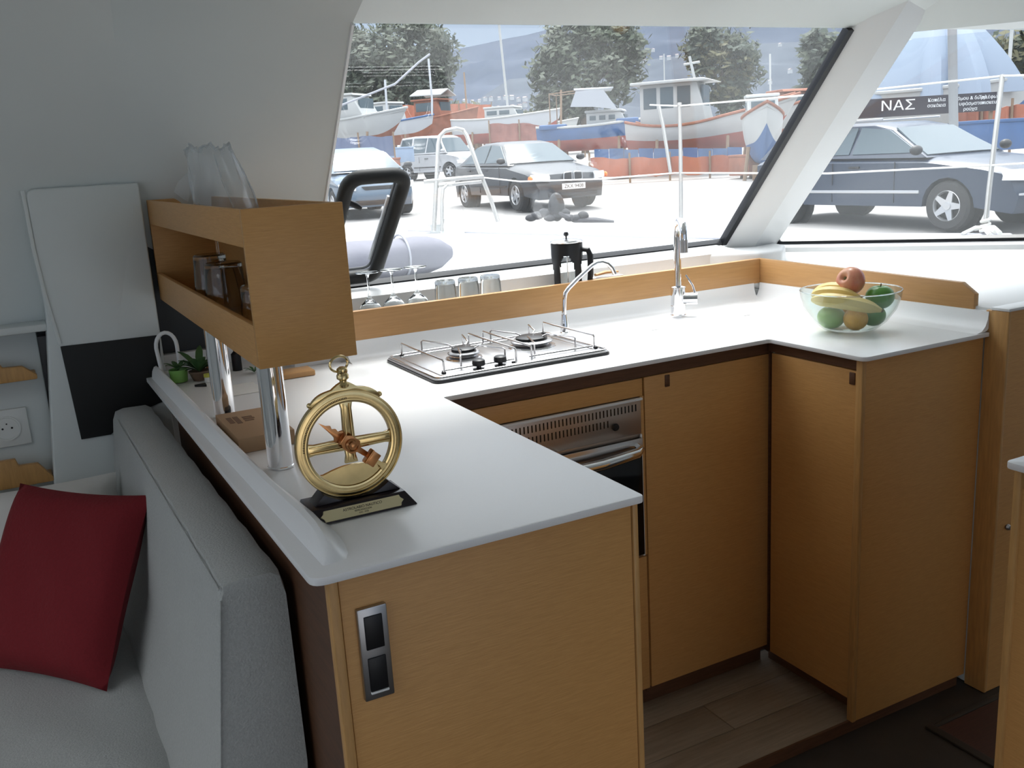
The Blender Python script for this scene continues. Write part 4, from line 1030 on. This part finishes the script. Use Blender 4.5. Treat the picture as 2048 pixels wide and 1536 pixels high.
        # door lines
        MB().box(.62,.628,sg*hw*.985-.006,sg*hw*.985+.006,.35,.88).box(-.42,-.412,sg*hw*.985-.006,sg*hw*.985+.006,.35,.88).build('door_gap',M_trim,t)
        MB().box(wx[1]+wr+.09,wx[0]-wr-.09,sg*hw*.985-.014,sg*hw*.985+.014,.47,.51).build('rubbing_strip',M_trim if grille!='tall' else M_rim,t,bevel=.005)
    MB().box(fx-.06,fx+.035,-hw*.62,hw*.62,.26,.36).build('lower_grille',M_trim,t,bevel=.02)
    if grille=='kidney':
        for sg in (-1,1):
            loop=roundpoly([Vector((0,sg*.02,.555)),Vector((0,sg*.21,.575)),Vector((0,sg*.20,.715)),Vector((0,sg*.02,.725))],.035,4)
            g_=MB().prism([(p[1],p[2]) for p in loop],'x',fx-.03,fx+.022).build('grille',M_trim,t)
            MB().tube([Vector((fx+.025,p[1],p[2])) for p in loop],.012,6,closed=True).build('grille_surround',M_rim,g_)
    elif grille=='tall':
        g_=MB().prism([(-.27,.60),(.27,.60),(.33,.80),(-.33,.80)],'x',fx-.12,fx+.02).build('grille',M_trim,t)
        mb=MB()
        for k in range(4): mb.box(fx+.02,fx+.03,-.27-.01*k,.27+.01*k,.625+.045*k,.637+.045*k)
        mb.build('grille_bar',M_rim,g_)
        MB().tube([Vector((fx+.022,a_,b_)) for a_,b_ in ((-.28,.595),(.28,.595),(.34,.805),(-.34,.805))],.012,6,closed=True).build('grille_surround',M_rim,g_)
        MB().box(fx+.005,fx+.045,-.80,.80,.445,.47).build('chrome_strip',M_rim,t,bevel=.005)
    else:
        MB().prism([(-.30,.56),(.30,.56),(.36,.64),(-.36,.64)],'x',fx-.05,fx+.015).build('grille',M_trim,t)
    if plate:
        p_=MB().box(fx+.035,fx+.048,-.26,.26,.395,.51).build('number_plate',M_plate,t,bevel=.004)
        text(plate,.10,'plate_text',M_ink,p_,Matrix.Translation((fx+.049,0,.452))@Matrix.Rotation(PI/2,4,'Z')@Matrix.Rotation(PI/2,4,'X'),.001)
    t.rotation_euler[0]=0
    return t
def rotv(v,deg):
    a=math.radians(deg); return (v[0]*math.cos(a)-v[1]*math.sin(a),v[0]*math.sin(a)+v[1]*math.cos(a))
def toward(p): v=Vector((-p.x,-p.y)).normalized(); return (v.x,v.y)
# heading: toward the camera then turned so the nose points to the right of the picture (counter-clockwise seen from above)
sedan_top=[(2.20,.24),(2.24,.42),(2.20,.56),(2.12,.70),(1.80,.80),(1.10,.90),(.95,.93),(-.4,.95),(-1.45,.97),(-2.02,.98),(-2.16,.90),(-2.22,.62),(-2.20,.30)]
sedan_green=[(1.02,.90),(.28,1.34),(-.10,1.395),(-.75,1.385),(-1.05,1.33),(-1.72,.94)]
p=G(1100,416); p=Vector((10.05,18.55,0))
car('black_car','dark grey saloon car with twin oval grille and orange indicator beyond the pulpit',(p.x,p.y,gz(p.x,p.y)),rotv(toward(p),26),4.44,1.74,sedan_top,sedan_green,(1.35,-1.32),.315,paint('anthracite_paint',(.030,.034,.042),.3),grille='kidney',plate='ZKX 9408',indicator=True,
 side_glass=[[(.82,.965),(.27,1.30),(-.18,1.335),(-.20,.965)],[(-.27,.965),(-.25,1.335),(-.75,1.325),(-1.02,1.27),(-1.40,.965)]])
p=Vector((7.05,20.9,0))
hat_top=[(1.92,.24),(1.96,.42),(1.93,.58),(1.82,.72),(1.45,.84),(1.05,.94),(-.4,.97),(-1.4,1.0),(-1.86,.98),(-1.95,.70),(-1.93,.30)]
hat_green=[(1.22,.93),(.42,1.37),(.0,1.45),(-.7,1.45),(-1.25,1.39),(-1.80,.96)]
car('blue_hatchback','blue-grey hatchback partly hidden by the black hatch frame',(p.x,p.y,gz(p.x,p.y)),rotv(toward(p),14),3.9,1.70,hat_top,hat_green,(1.20,-1.22),.30,paint('blue_grey_paint',(.10,.145,.20),.3),
 side_glass=[[(.98,.99),(.42,1.32),(-.15,1.39),(-.18,.99)],[(-.25,.99),(-.22,1.39),(-.75,1.38),(-1.15,1.32),(-1.45,.99)]])
p=Vector((15.35,35.0,0))
suv_top=[(1.70,.30),(1.74,.50),(1.72,.72),(1.62,.88),(1.30,.95),(.98,1.0),(-.4,1.02),(-1.4,1.02),(-1.70,1.0),(-1.74,.70),(-1.72,.32)]
suv_green=[(1.02,.98),(.58,1.58),(.30,1.66),(-.8,1.68),(-1.50,1.64),(-1.70,1.0)]
car('white_car','boxy white small car behind the pulpit hoop',(p.x,p.y,gz(p.x,p.y)),rotv(toward(p),48),3.5,1.62,suv_top,suv_green,(1.10,-1.12),.31,paint('white_paint',(.40,.41,.43),.0),
 side_glass=[[(.82,1.04),(.52,1.54),(-.05,1.58),(-.08,1.04)],[(-.15,1.04),(-.12,1.58),(-.80,1.59),(-.80,1.04)],[(-.90,1.04),(-.90,1.59),(-1.42,1.56),(-1.52,1.04)]])
p=Vector((11.33,9.71,0))
mer_top=[(2.32,.24),(2.36,.42),(2.32,.58),(2.26,.76),(1.95,.84),(1.25,.92),(1.05,.94),(-.4,.96),(-1.7,.98),(-1.92,.96),(-2.0,.70),(-1.98,.30)]
mer_green=[(1.12,.92),(.38,1.34),(.05,1.405),(-1.0,1.42),(-1.60,1.36),(-1.94,.96)]
mer=car('blue_car','dark blue estate car with bright headlamp seen through the right window',(p.x,p.y,gz(p.x,p.y)),rotv(toward(p),52),4.6,1.76,mer_top,mer_green,(1.42,-1.32),.315,paint('navy_paint',(.022,.036,.065),.3),grille='tall',
 side_glass=[[(.92,.99),(.36,1.29),(-.12,1.345),(-.14,.99)],[(-.20,.99),(-.18,1.345),(-.98,1.36),(-1.02,.99)],[(-1.10,.99),(-1.05,1.36),(-1.55,1.30),(-1.78,.99)]])
MB().box(-1.3,.2,-.62,-.585,1.43,1.46).box(-1.3,.2,.585,.62,1.43,1.46).build('roof_rail',M_rim,mer,bevel=.01)

# dark heap and mat on the quay by the black car
hp0=G(1120,452)
tt=8.6
hq=W('rope_heap','dark heap of rope and fenders with a black bucket at the toe rail','rope',tuple(PT(1110,446,tt)))
mb=MB()
for k in range(9):
    c=PT(1062+13*k,436-(k%3)*5+(6 if k>6 else 0),tt); mb.ell(c,(.055+.012*(k%2),.05,.032+.006*(k%3)),10,8)
hq.part(mb,'rope',mat('dark_rope',(.05,.05,.055),.9,bump=.5,bscale=40))
hq.part(MB().ell(PT(1113,414,tt),(.075,.075,.13),14,10),'bag',M_trim)
hq.part(MB().tube([PT(1118,425,tt),PT(1150,440,tt),PT(1190,440,tt),PT(1228,443,tt)],[.06,.045,.045,.02],10,flat=.55),'folded_mat',mat('grey_mat',(.10,.10,.11),.9,bump=.4,bscale=30))

# ---- boats
def hull(t,L,B,D,Mtop,Mbot,rake=.18,sheer=.35,split=.5,Mg=None,transom=.7):
    N=22; K=8
    def sec(u):
        b=B/2*(math.sin(PI*min(1,(u*.62+.36)))**.8 if u>.0 else 0)
        b=B/2*(transom+(1-transom)*math.sin(min(1,u/.45)*PI/2)) if u<.45 else B/2*max(0.0,(1-((u-.45)/.55)**2.3))
        z1=D+sheer*((u-.35)**2)*2.0; z0=.0+ (D*.55)*max(0,(u-.78)/.22)**2
        return b,z0,z1
    def P_(u,k,sg):
        b,z0,z1=sec(u); t_=k; w=b*(math.sin(t_*PI/2)**.62) ; z=z0+(z1-z0)*(t_**1.25)
        x=(u-.5)*L+ rake*L*.35*max(0,(u-.7)/.3)*t_
        return (x,sg*w,z)
    ks_b=[split*i/4 for i in range(5)]; ks_t=[split+(1-split)*i/4 for i in range(5)]
    us=[i/N for i in range(N+1)]
    for nm,ks,M in (('hull_bottom',ks_b,Mbot),('topsides',ks_t,Mtop)):
        mb=MB()
        for sg in (-1,1): mb.grid([[P_(u,k,sg) for u in us] for k in ks])
        a=[P_(0,k,-1) for k in ks]+[P_(0,k,1) for k in ks[::-1]]; mb.add(a,[list(range(len(a)))])
        if nm=='topsides': mb.grid([[ (P_(u,1,sg)[0],P_(u,1,sg)[1]*.98,P_(u,1,sg)[2]-.12) for u in us] for sg in (-1,1)])
        mb.build(nm,M,t)
    g=MB()
    for sg in (-1,1): g.tube([P_(u,1,sg) for u in us],.045,6)
    g.build('gunwale',Mg or Mtop,t)
    return lambda u: sec(u)
M_bw=mat('boat_white',(.40,.41,.41),.4,noise=.06,nscale=2); M_br=mat('antifoul_red',(.34,.09,.07),.8,noise=.35,nscale=1.6); M_bb=mat('boat_blue',(.055,.12,.27),.55,noise=.2,nscale=2)
M_bro=mat('boat_rust',(.30,.12,.075),.8,noise=.3,nscale=3); M_or=mat('orange_net',(.40,.14,.085),.8,noise=.25,nscale=2); M_bg=mat('boat_grey',(.42,.44,.47),.7)
M_tarp=mat('blue_grey_tarp',(.28,.34,.43),.6,bump=.4,bscale=2.2); M_wd=mat('weathered_wood',(.22,.15,.10),.8); M_gr=mat('teal_paint',(.06,.28,.22),.6)
def crad(t,xs,B,D):
    mb=MB()
    for x in xs:
        for sg in (-1,1): mb.tube([(x,sg*B*.55,-.75),(x,sg*B*.40,D*.55)],.05,6)
        mb.box(x-.07,x+.07,-.3,.3,-.75,.02)
    mb.build('cradle_prop',M_wd,t)
def place(name,label,px,py,t_,headdeg,cat='boat',group=None):
    p=PT(px,py,t_); v=toward(p); h=rotv(v,headdeg); return thing(name,label,cat,tuple(p),math.atan2(h[1],h[0]),group)
def cabin(t,x0,x1,w,z0,z1,M,wins=3,over=.1,slope=.25,wm=None):
    c=MB().prism([(x0,z0),(x1,z0),(x1-slope,z1),(x0,z1)],'y',-w/2,w/2).build('cabin',M,t,bevel=.03)
    MB().prism([(x0-over,z1),(x1-slope+over*2,z1),(x1-slope+over,z1+.09),(x0-over,z1+.09)],'y',-w/2-over,w/2+over).build('cabin_roof',M,t,bevel=.03)
    for k in range(wins):
        a=x0+.12+(x1-slope-x0-.2)*k/wins; b=a+(x1-slope-x0-.2)/wins-.12
        for sg in (-1,1): MB().box(a,b,sg*w/2-.012,sg*w/2+.012,z0+(z1-z0)*.42,z1-.1).build('cabin_window',wm or M_cg,c,bevel=.01)
    MB().box(x1-slope*.55-.04,x1-slope*.5+.02,-w*.38,w*.38,z0+(z1-z0)*.42,z1-.1).build('cabin_window',wm or M_cg,c)
    return c
# large caique, white with red keel
b=place('caique','large white wooden caique with red bottom and wheelhouse behind the stanchion',1400,300,30,78)
hull(b,4.5,1.8,.78,M_bw,M_br,sheer=.85,split=.52,Mg=M_bro,rake=.5)
c=cabin(b,-1.75,.35,1.2,.80,2.05,M_bw,wins=3,over=.25,slope=.30)
MB().tube([(-.15,.1,2.1),(-.32,.1,2.85)],.045,6).tube([(-.5,.1,2.62),(0,.1,2.66)],.035,6).build('mast',M_bw,b)
MB().tube([(-1.0,-.4,1.4),(-1.0,-.4,2.95)],.02,6).build('aerial',M_bw,b)
MB().tube([(2.3,0,1.38),(2.9,0,1.5)],.05,6).build('bowsprit',M_bro,b)
MB().box(.55,.85,-.25,.25,.72,1.0).build('deck_box',M_gr,b,bevel=.03)
crad(b,(-1.2,1.0),1.7,.7)
# blue boat with awning frame
b=place('fishing_boat','blue and red fishing boat with a grey awning frame left of the caique',1190,300,35,80)
hull(b,4.1,1.7,.85,M_bb,M_br,sheer=.25,split=.55,Mg=M_bw,rake=.4)
MB().tube([(-1.5,-.6,.8),(-1.5,-.6,2.05),(-.1,-.6,2.12)],.025,6).tube([(-1.5,.6,.8),(-1.5,.6,2.05),(-.1,.6,2.12)],.025,6).tube([(-1.5,-.6,2.05),(-1.5,.6,2.05)],.025,6).build('awning_frame',M_wd,b)
MB().slab([[(-.55,-.7,2.10),(.55,-.7,2.08)],[(-.7,0,2.18),(.75,0,2.14)],[(-.55,.7,2.10),(.55,.7,2.08)]],(0,0,.04)).build('awning',M_bg,b)
MB().slab([[(-.5,-.72,2.08),(0.,-.74,2.08),(.5,-.72,2.06)],[(-.7,-.80,1.55),(.1,-.82,1.5),(1.0,-.80,1.35)]],(0,.03,0)).build('hanging_cover',mat('grey_sheet',(.33,.35,.39),.7),b)
cabin(b,-.2,1.3,.9,.85,1.3,M_bw,wins=3,over=.05)
MB().box(-1.9,-.9,-.80,-.45,.80,.98).box(.9,1.7,-.66,-.35,.85,1.05).build('blue_cover',M_bb,b,bevel=.05)
crad(b,(-1.2,1.0),1.6,.8)
# white cabin boat at the left
b=place('motor_boat','small white cabin boat above the blue hatchback',712,295,38,60)
hull(b,3.6,1.7,1.05,M_bw,M_bro,sheer=.4,split=.42,Mg=M_bw,rake=.5)
cabin(b,-1.4,.9,1.4,1.05,1.95,M_bw,wins=2,over=.06,slope=.5)
MB().tube([(-1.0,.5,2.0),(-1.0,.5,2.9)],.02,6).tube([(-.6,-.5,2.0),(-.6,-.5,2.7)],.02,6).build('aerial',M_bg,b)
crad(b,(-1.2,1.0),1.9,1.0)
b=place('work_boat','old boat with a white wheelhouse and blue cover next to the white cabin boat',800,290,45,50)
hull(b,3.8,1.7,1.0,M_bg,M_bro,sheer=.3,Mg=M_bb)
cabin(b,-1.2,.1,1.2,.95,1.9,M_bw,wins=1,over=.05)
crad(b,(-1.0,.9),1.6,.8)
b=place('work_boat','rust red boat with a pale canopy behind the white car',880,290,49,60)
hull(b,4.2,1.9,1.3,M_bro,M_or,sheer=.5,Mg=M_bro)
cabin(b,-1.0,.6,1.3,1.3,2.2,M_bro,wins=1,over=.12)
MB().slab([[(-1.1,-.8,2.45),(.7,-.8,2.4)],[(-1.1,0,2.75),(.7,0,2.7)],[(-1.1,.8,2.45),(.7,.8,2.4)]],(0,0,.05)).build('canopy',M_bw,b)
crad(b,(-1.2,1.1),1.7,1.1)
b=place('sailing_boat','small grey sailing boat with a tall mast right of the white car',1012,285,45,70)
hull(b,5.0,1.8,1.1,M_bg,M_br,sheer=.3,Mg=M_bw); cabin(b,-.8,.9,1.1,1.05,1.55,M_bw,wins=2,over=.04)
MB().tube([(.2,0,1.3),(-.05,0,6.0)],.06,8).build('mast',M_bw,b)
crad(b,(-1.4,1.2),1.7,1.0)
b=place('work_boat','white prow with rust red hull just left of the black window seal',1590,285,33,30)
hull(b,3.0,1.5,1.1,M_bw,M_bro,sheer=.5,Mg=M_bro,rake=.5); cabin(b,-.9,.3,1.0,1.05,1.7,M_bro,wins=1,over=.1); crad(b,(-.9,.8),1.4,.9)
b=place('work_boat','white boat bow with a grey deckhouse next to the black window seal',1525,330,25.5,5)
hull(b,2.0,1.05,1.25,M_bw,M_bb,sheer=.4,Mg=M_bro,rake=.4); cabin(b,-.7,.2,.8,1.25,1.75,M_bw,wins=1,over=.04); crad(b,(-.6,.5),1.0,.9)
b=place('fishing_boat','low white fishing boat behind the mooring rope, right of the mast',1075,283,56,85)
hull(b,4.4,1.7,.9,M_bw,M_bb,sheer=.35,Mg=M_bw); crad(b,(-1.2,1.1),1.5,.8)
# tarpaulin-wrapped boat in the right window
b=place('wrapped_boat','boat wrapped in a draped blue-grey tarpaulin beyond the sign',1852,300,22,90)
hull(b,3.8,2.4,1.3,M_bw,M_bb,sheer=.2,Mg=M_bw)
rows=[]
for i in range(15):
    t_=i/14; r=[]
    for k in range(49):
        a=2*PI*k/48; w=(1-t_**1.35)**.9; fold=1+(.10*math.sin(11*a)+.08*math.sin(17*a+2))*(1-t_)*1.2
        r.append((math.cos(a)*1.75*w*fold+.10*t_,math.sin(a)*1.25*w*fold,1.15+2.35*t_**.93))
    rows.append(r)
MB().grid(rows).build('tarpaulin',M_tarp,b)
crad(b,(-1.2,1.1),2.2,1.1)
mst=W('mast','thick grey mast standing in front of the tarpaulin','mast',tuple(PT(1905,300,16)))
mst.part(MB().tube([PT(1908,300,16),PT(1905,100,16),PT(1903,-60,16)],.075,14),'pole',mat('weathered_alloy',(.24,.25,.26),.5))
mst=W('mast','thin white mast with crosstree at the right edge of the view','mast',tuple(PT(2013,260,24)))
mst.part(MB().tube([PT(2012,260,24),PT(2016,160,24),PT(2026,30,24)],.045,8).tube([PT(2003,33,24),PT(2024,44,24)],.03,6),'pole',M_bw)
for i,(x0,y0_,x1_,y1_,t_,lb,m_) in enumerate(((857,118,864,200,40,'pale lamp post in front of the big left tree',M_bg),(928,145,934,228,50,'dark pole between the two left trees',M_wd),(1540,108,1541,215,45,'thin white mast left of the window seal',M_bw),(770,160,775,240,38,'short pale mast above the white wheelhouse',M_bg),(1122,180,1122,250,40,'short wooden pole right of the sailing boat',M_wd))):
    w=W('mast',lb,'mast',tuple(PT(x1_,y1_,t_))); w.part(MB().tube([PT(x1_,y1_+30,t_),PT(x1_,y1_,t_),PT(x0,y0_,t_)],.045,6),'pole',m_)
# blue painted boards in a low row
M_drum=mat('faded_blue_paint',(.09,.155,.29),.7,noise=.35,nscale=2)
bf=W('board_fence','low row of blue painted boards at the foot of the caique','fence',tuple(PT(1330,336,28.5)))
for k in range(10):
    p0,p1=PT(1190+29.5*k,334-.3*k,28.5),PT(1190+29.5*k+28.5,334-.3*k,28.5); dz=.02*math.sin(k*2.3)
    mb=MB(); mb.add([p0,p1,p1+Vector((0,0,.52+dz)),p0+Vector((0,0,.52+dz)),p0+HV*.05,p1+HV*.05,p1+HV*.05+Vector((0,0,.52+dz)),p0+HV*.05+Vector((0,0,.52+dz))],[[0,1,2,3],[7,6,5,4],[0,4,5,1],[1,5,6,2],[2,6,7,3],[3,7,4,0]])
    bf.part(mb,'board',M_drum if k%3 else M_bb)
def net(label,pxs,t_,h,m,name='netting_fence'):
    pts=[PT(px,py,t_+dt) for px,py,dt in pxs]; w=W(name,label,'fence',tuple(pts[0]))
    rows=[]
    for j in range(4):
        r=[]
        for a,b_ in zip(pts[:-1],pts[1:]):
            for i in range(6):
                q_=a.lerp(b_,i/6); r.append(q_+Vector((.05*math.sin(i*1.7+j),.05*math.cos(i*2.1),h*j/3+.03*math.sin(i*1.3+j*2))))
        r.append(pts[-1]+Vector((0,0,h*j/3))); rows.append(r)
    w.part(MB().slab(rows,(.02,.03,0)),'net',m)
    for p_ in pts: w.part(MB().tube([p_-Vector((0,0,.3)),p_+Vector((0,0,h+.15))],.03,6),'fence_post',M_wd)
net('low orange netting fence at ground level under the caique',[(1180,352,0),(1260,352,0),(1340,350,0),(1420,348,0),(1495,345,0)],27.3,.5,M_or)
net('orange netting fence behind the white car',[(800,250,0),(860,248,0),(920,246,0),(985,248,0)],56,1.1,M_or)
net('faded red netting fence behind the black car roof',[(980,285,0),(1040,283,0),(1100,288,0),(1170,300,0)],40,.75,mat('faded_red_net',(.28,.12,.10),.8,noise=.3,nscale=3))
net('orange netting fence right of the dark blue car roof',[(1905,288,0),(1960,285,0),(2020,282,0),(2080,280,0)],19.6,.7,M_or)
net('blue board fence behind the blue hatchback',[(650,318,0),(720,314,0),(790,312,0)],34,.7,mat('faded_blue_board',(.14,.17,.26),.8),name='board_fence')
# concrete blocks and crates to fill the yard
ct=None
for k,(px,py,t_,sx_,m_) in enumerate(((1497,350,26.2,.7,M_bro),(1560,345,27.5,.8,M_or),(1240,352,30,.8,M_bro),(800,325,36,.9,mat('pale_blue_crate',(.25,.33,.45),.7)),(775,350,32.5,.7,M_bro),(1990,300,18,1.5,M_bb))):
    lb=('rust coloured crate at the foot of the white prow','orange crate at the black window seal','rust coloured crate at the left end of the drums','pale blue crate left of the white car','rust coloured crate low between the hatchback and the white car','blue crate behind the dark blue car bonnet')[k]
    p_=PT(px,py,t_); w=W('crate',lb,'crate',tuple(p_)); w.part(MB().box(p_.x-sx_/2,p_.x+sx_/2,p_.y-.4,p_.y+.4,p_.z,p_.z+.55),'body',m_,bevel=.02)
    w.part(MB().box(p_.x-sx_/2-.02,p_.x+sx_/2+.02,p_.y-.42,p_.y+.42,p_.z+.50,p_.z+.56),'rim',m_,bevel=.01)
# sign
M_sign=mat('sign_board',(.035,.03,.04),.6); M_wht=mat('sign_white',(.8,.8,.8),.6)
pa,pb_=PT(1735,217,19.0),PT(1992,205,19.0)
dirx=(pb_-pa); dirx.z=0; Ls=dirx.length; dirx.normalize(); mid=(pa+pb_)/2
sg_=thing('sign','long dark sign board with large white letters beyond the dark blue car','sign',tuple(mid),math.atan2(dirx.y,dirx.x))
MB().box(-Ls/2-.5,Ls/2,-.02,.02,-.17,.19).build('board',M_sign,sg_,smooth=False)
MB().box(-Ls/2-.4,-Ls/2-.34,.02,.08,-1.6,.19).box(Ls/2-.1,Ls/2-.04,.02,.08,-1.6,.19).build('sign_post',M_wd,sg_)
def pxx(px): return (px-1735)/(1992-1735)*Ls-Ls/2
RX=Matrix.Rotation(PI/2,4,'X')
text('ΝΑΣ',.27,'lettering',M_wht,sg_,Matrix.Translation((pxx(1795),-.024,.03))@RX@Matrix.Diagonal((1.25,1,1,1)),.004)
for px,ls in ((1872,('Καπέλα','σακάκια')),(1940,('Γάμου & δώρα','υφάσματα','ρούχα')),(1980,('Τηλέφωνο','επισκευές'))):
    for j,l_ in enumerate(ls): text(l_,.095,'lettering',M_wht,sg_,Matrix.Translation((pxx(px),-.024,.10-.105*j))@RX,.003)
gb=W('notice_board','low white notice boards under the dark sign','sign',tuple(PT(1930,240,19)))
for a,b_ in ((1910,1925),(1932,1958),(1966,2000)):
    p0,p1=PT(a,248,20),PT(b_,246,20); gb.part(MB().box(p0.x,p1.x,min(p0.y,p1.y),max(p0.y,p1.y)+.02,p0.z,p0.z+.24),'board',M_wht)
# ---- trees
M_tr=mat('bark',(.16,.12,.09),.9)
def tree(label,px,py,t_,crown,n,cols,leafsz=.32,seed=1,name='tree'):
    rnd=random.Random(seed); base=PT(px,py,t_); base.z=gz(base.x,base.y); w=W(name,label,'tree',tuple(base))
    rt_=RT.copy(); rt_.z=0; rt_.normalize()
    for ci,m_ in enumerate(cols):
        mb=MB()
        for (cx,cy,rx,ry) in crown:
            c=PT(cx,cy,t_); k=t_/FPX
            clumps=[]
            for q_ in range(10):
                a=rnd.uniform(0,2*PI); e=rnd.uniform(-.9,1); r_=rnd.uniform(.45,.95)
                clumps.append(Vector((math.cos(a)*math.sqrt(1-e*e)*r_,math.sin(a)*math.sqrt(1-e*e)*r_,e*r_)))
            for _ in range(n//len(crown)//len(cols)):
                q_=rnd.choice(clumps)+Vector((rnd.gauss(0,.2),rnd.gauss(0,.2),rnd.gauss(0,.2)))
                p_=c+rt_*(q_.x*rx*k)+HV*(q_.y*rx*k)+Vector((0,0,q_.z*ry*k))
                s_=leafsz*rnd.uniform(.5,1.2); d1=Vector((rnd.gauss(0,1),rnd.gauss(0,1),rnd.gauss(0,1))).normalized(); d2=d1.orthogonal().normalized(); d1*=s_; d2*=s_*.45
                mb.add([p_-d1,p_-d2,p_+d1,p_+d2],[[0,1,2,3]])
        o=w.part(mb,'foliage',m_,smooth=False); o['kind']='stuff'
    c=PT(crown[0][0],crown[0][1],t_)
    mb=MB().tube([base-Vector((0,0,.3)),base.lerp(c,.5)+Vector((.2,0,0)),c],[.28,.2,.08],8)
    for cx,cy,rx,ry in crown[1:]: mb.tube([base.lerp(c,.6),PT(cx,cy,t_)],[.12,.04],6)
    w.part(mb,'trunk',M_tr)
L1=mat('olive_leaf',(.060,.075,.048),.7); L2=mat('grey_green_leaf',(.10,.115,.085),.7); L3=mat('dark_leaf',(.04,.055,.04),.7); L4=mat('warm_leaf',(.10,.095,.045),.7)
tree('big grey-green eucalyptus at the left of the large window',780,290,62,[(790,90,80,55),(740,140,70,60),(850,110,60,60),(720,200,60,55),(810,190,75,55),(870,150,40,60),(700,100,40,50)],12000,(L1,L2,L3),.30,1)
tree('pale eucalyptus in the middle of the large window',1170,280,66,[(1150,110,75,60),(1110,170,50,70),(1190,160,80,60),(1250,120,50,50),(1130,230,50,40),(1220,90,60,50),(1160,60,60,40)],12000,(L1,L2),.30,2)
tree('dark round-topped tree above the caique cabin',1445,260,60,[(1440,110,60,55),(1480,140,38,60),(1410,95,40,45),(1460,190,38,35)],7500,(L3,L4,L1),.28,3)
tree('small tree behind the right edge of the caique',1615,260,60,[(1620,150,30,60),(1640,90,30,50)],1600,(L1,L3),.4,4)
tree('bushy tree beyond the tarpaulin at the right edge',1975,250,40,[(1990,140,45,60),(1940,110,30,50),(2040,110,40,50)],3500,(L1,L4),.3,5)
tree('low hedge of bushes behind the work boats',950,262,75,[(940,235,60,22),(1010,240,50,20),(1080,240,50,20),(880,230,40,25)],2500,(L1,L4),.4,6,name='bush')
# ---- hills
def hill(name,dist,ridge,m_,amp,seed):
    rnd=random.Random(seed); rows=[]
    xs=[-900+ (3400)*i/90 for i in range(91)]
    def rz(px):
        for (a,b_) in zip(ridge[:-1],ridge[1:]):
            if a[0]<=px<=b_[0]: t_=(px-a[0])/(b_[0]-a[0]); return a[1]+(b_[1]-a[1])*t_
        return ridge[0][1] if px<ridge[0][0] else ridge[-1][1]
    for j in range(16):
        v=j/15; r=[]
        for i,px in enumerate(xs):
            d_=dist*(1+.45*v); top=PT(px,rz(px),dist*1.45); base=PT(px,330,d_)
            q_=PT(px,300,d_); z0=base.z; z=z0+(top.z-z0)*(v**.8)+amp*(math.sin(i*.9+j*1.3)+math.sin(i*2.3+j*.7)*.5+math.sin(i*.37+j*2.1))*(v*(1.05-v))*2
            r.append((q_.x,q_.y,z-3))
        rows.append(r)
    o=MB().slab(rows,(0,0,-15)).build(name,m_); o['kind']='structure'; return o
M_h1=mat('hazy_far_hill',(.045,.062,.10),.95,noise=.28,nscale=.012,col2=(.035,.05,.08)); M_h2=mat('hazy_near_hill',(.055,.07,.095),.95,noise=.35,nscale=.03,col2=(.035,.047,.068))  # aerial haze is mixed into both hill colours
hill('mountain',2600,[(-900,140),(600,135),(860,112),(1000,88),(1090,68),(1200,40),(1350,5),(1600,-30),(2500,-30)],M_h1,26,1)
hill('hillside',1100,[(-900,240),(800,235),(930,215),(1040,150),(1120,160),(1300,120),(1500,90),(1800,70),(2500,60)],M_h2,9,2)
# village houses on the hillside
rnd=random.Random(5); M_hs=mat('house_wall',(.42,.43,.44),.8); M_rf=mat('roof_tile',(.30,.25,.25),.8)
h0=thing('house','','',(0,0,0)); MB().box(-5,5,-4,4,-4,6).build('wall',M_hs,h0,smooth=False)
MB().add([(-5.5,-4.5,6),(5.5,-4.5,6),(5.5,4.5,6),(-5.5,4.5,6),(-5,0,8.6),(5,0,8.6)],[[0,1,5,4],[2,3,4,5],[0,4,3],[1,2,5],[0,3,2,1]]).build('roof',M_rf,h0,smooth=False)
for k in range(46):
    o=h0 if k==0 else dup(h0)
    if k<34: px=930+(k%12)*13.5+rnd.uniform(-2,2); py=200+(k//12)*15+rnd.uniform(-3,3)-(px-1000)*.05
    elif k<40: px=1290+(k-34)*16; py=rnd.uniform(90,125)
    else: px=1520+(k-40)*20; py=rnd.uniform(90,170)
    d_=1080; o.location=tuple(PT(px,py,d_)); o.rotation_euler=(0,0,rnd.uniform(0,3)); s_=rnd.uniform(.28,.48); o.scale=(s_,s_,s_)
    tag(o,'tiny pale house in the village on the hillside','house','village houses on the hillside')
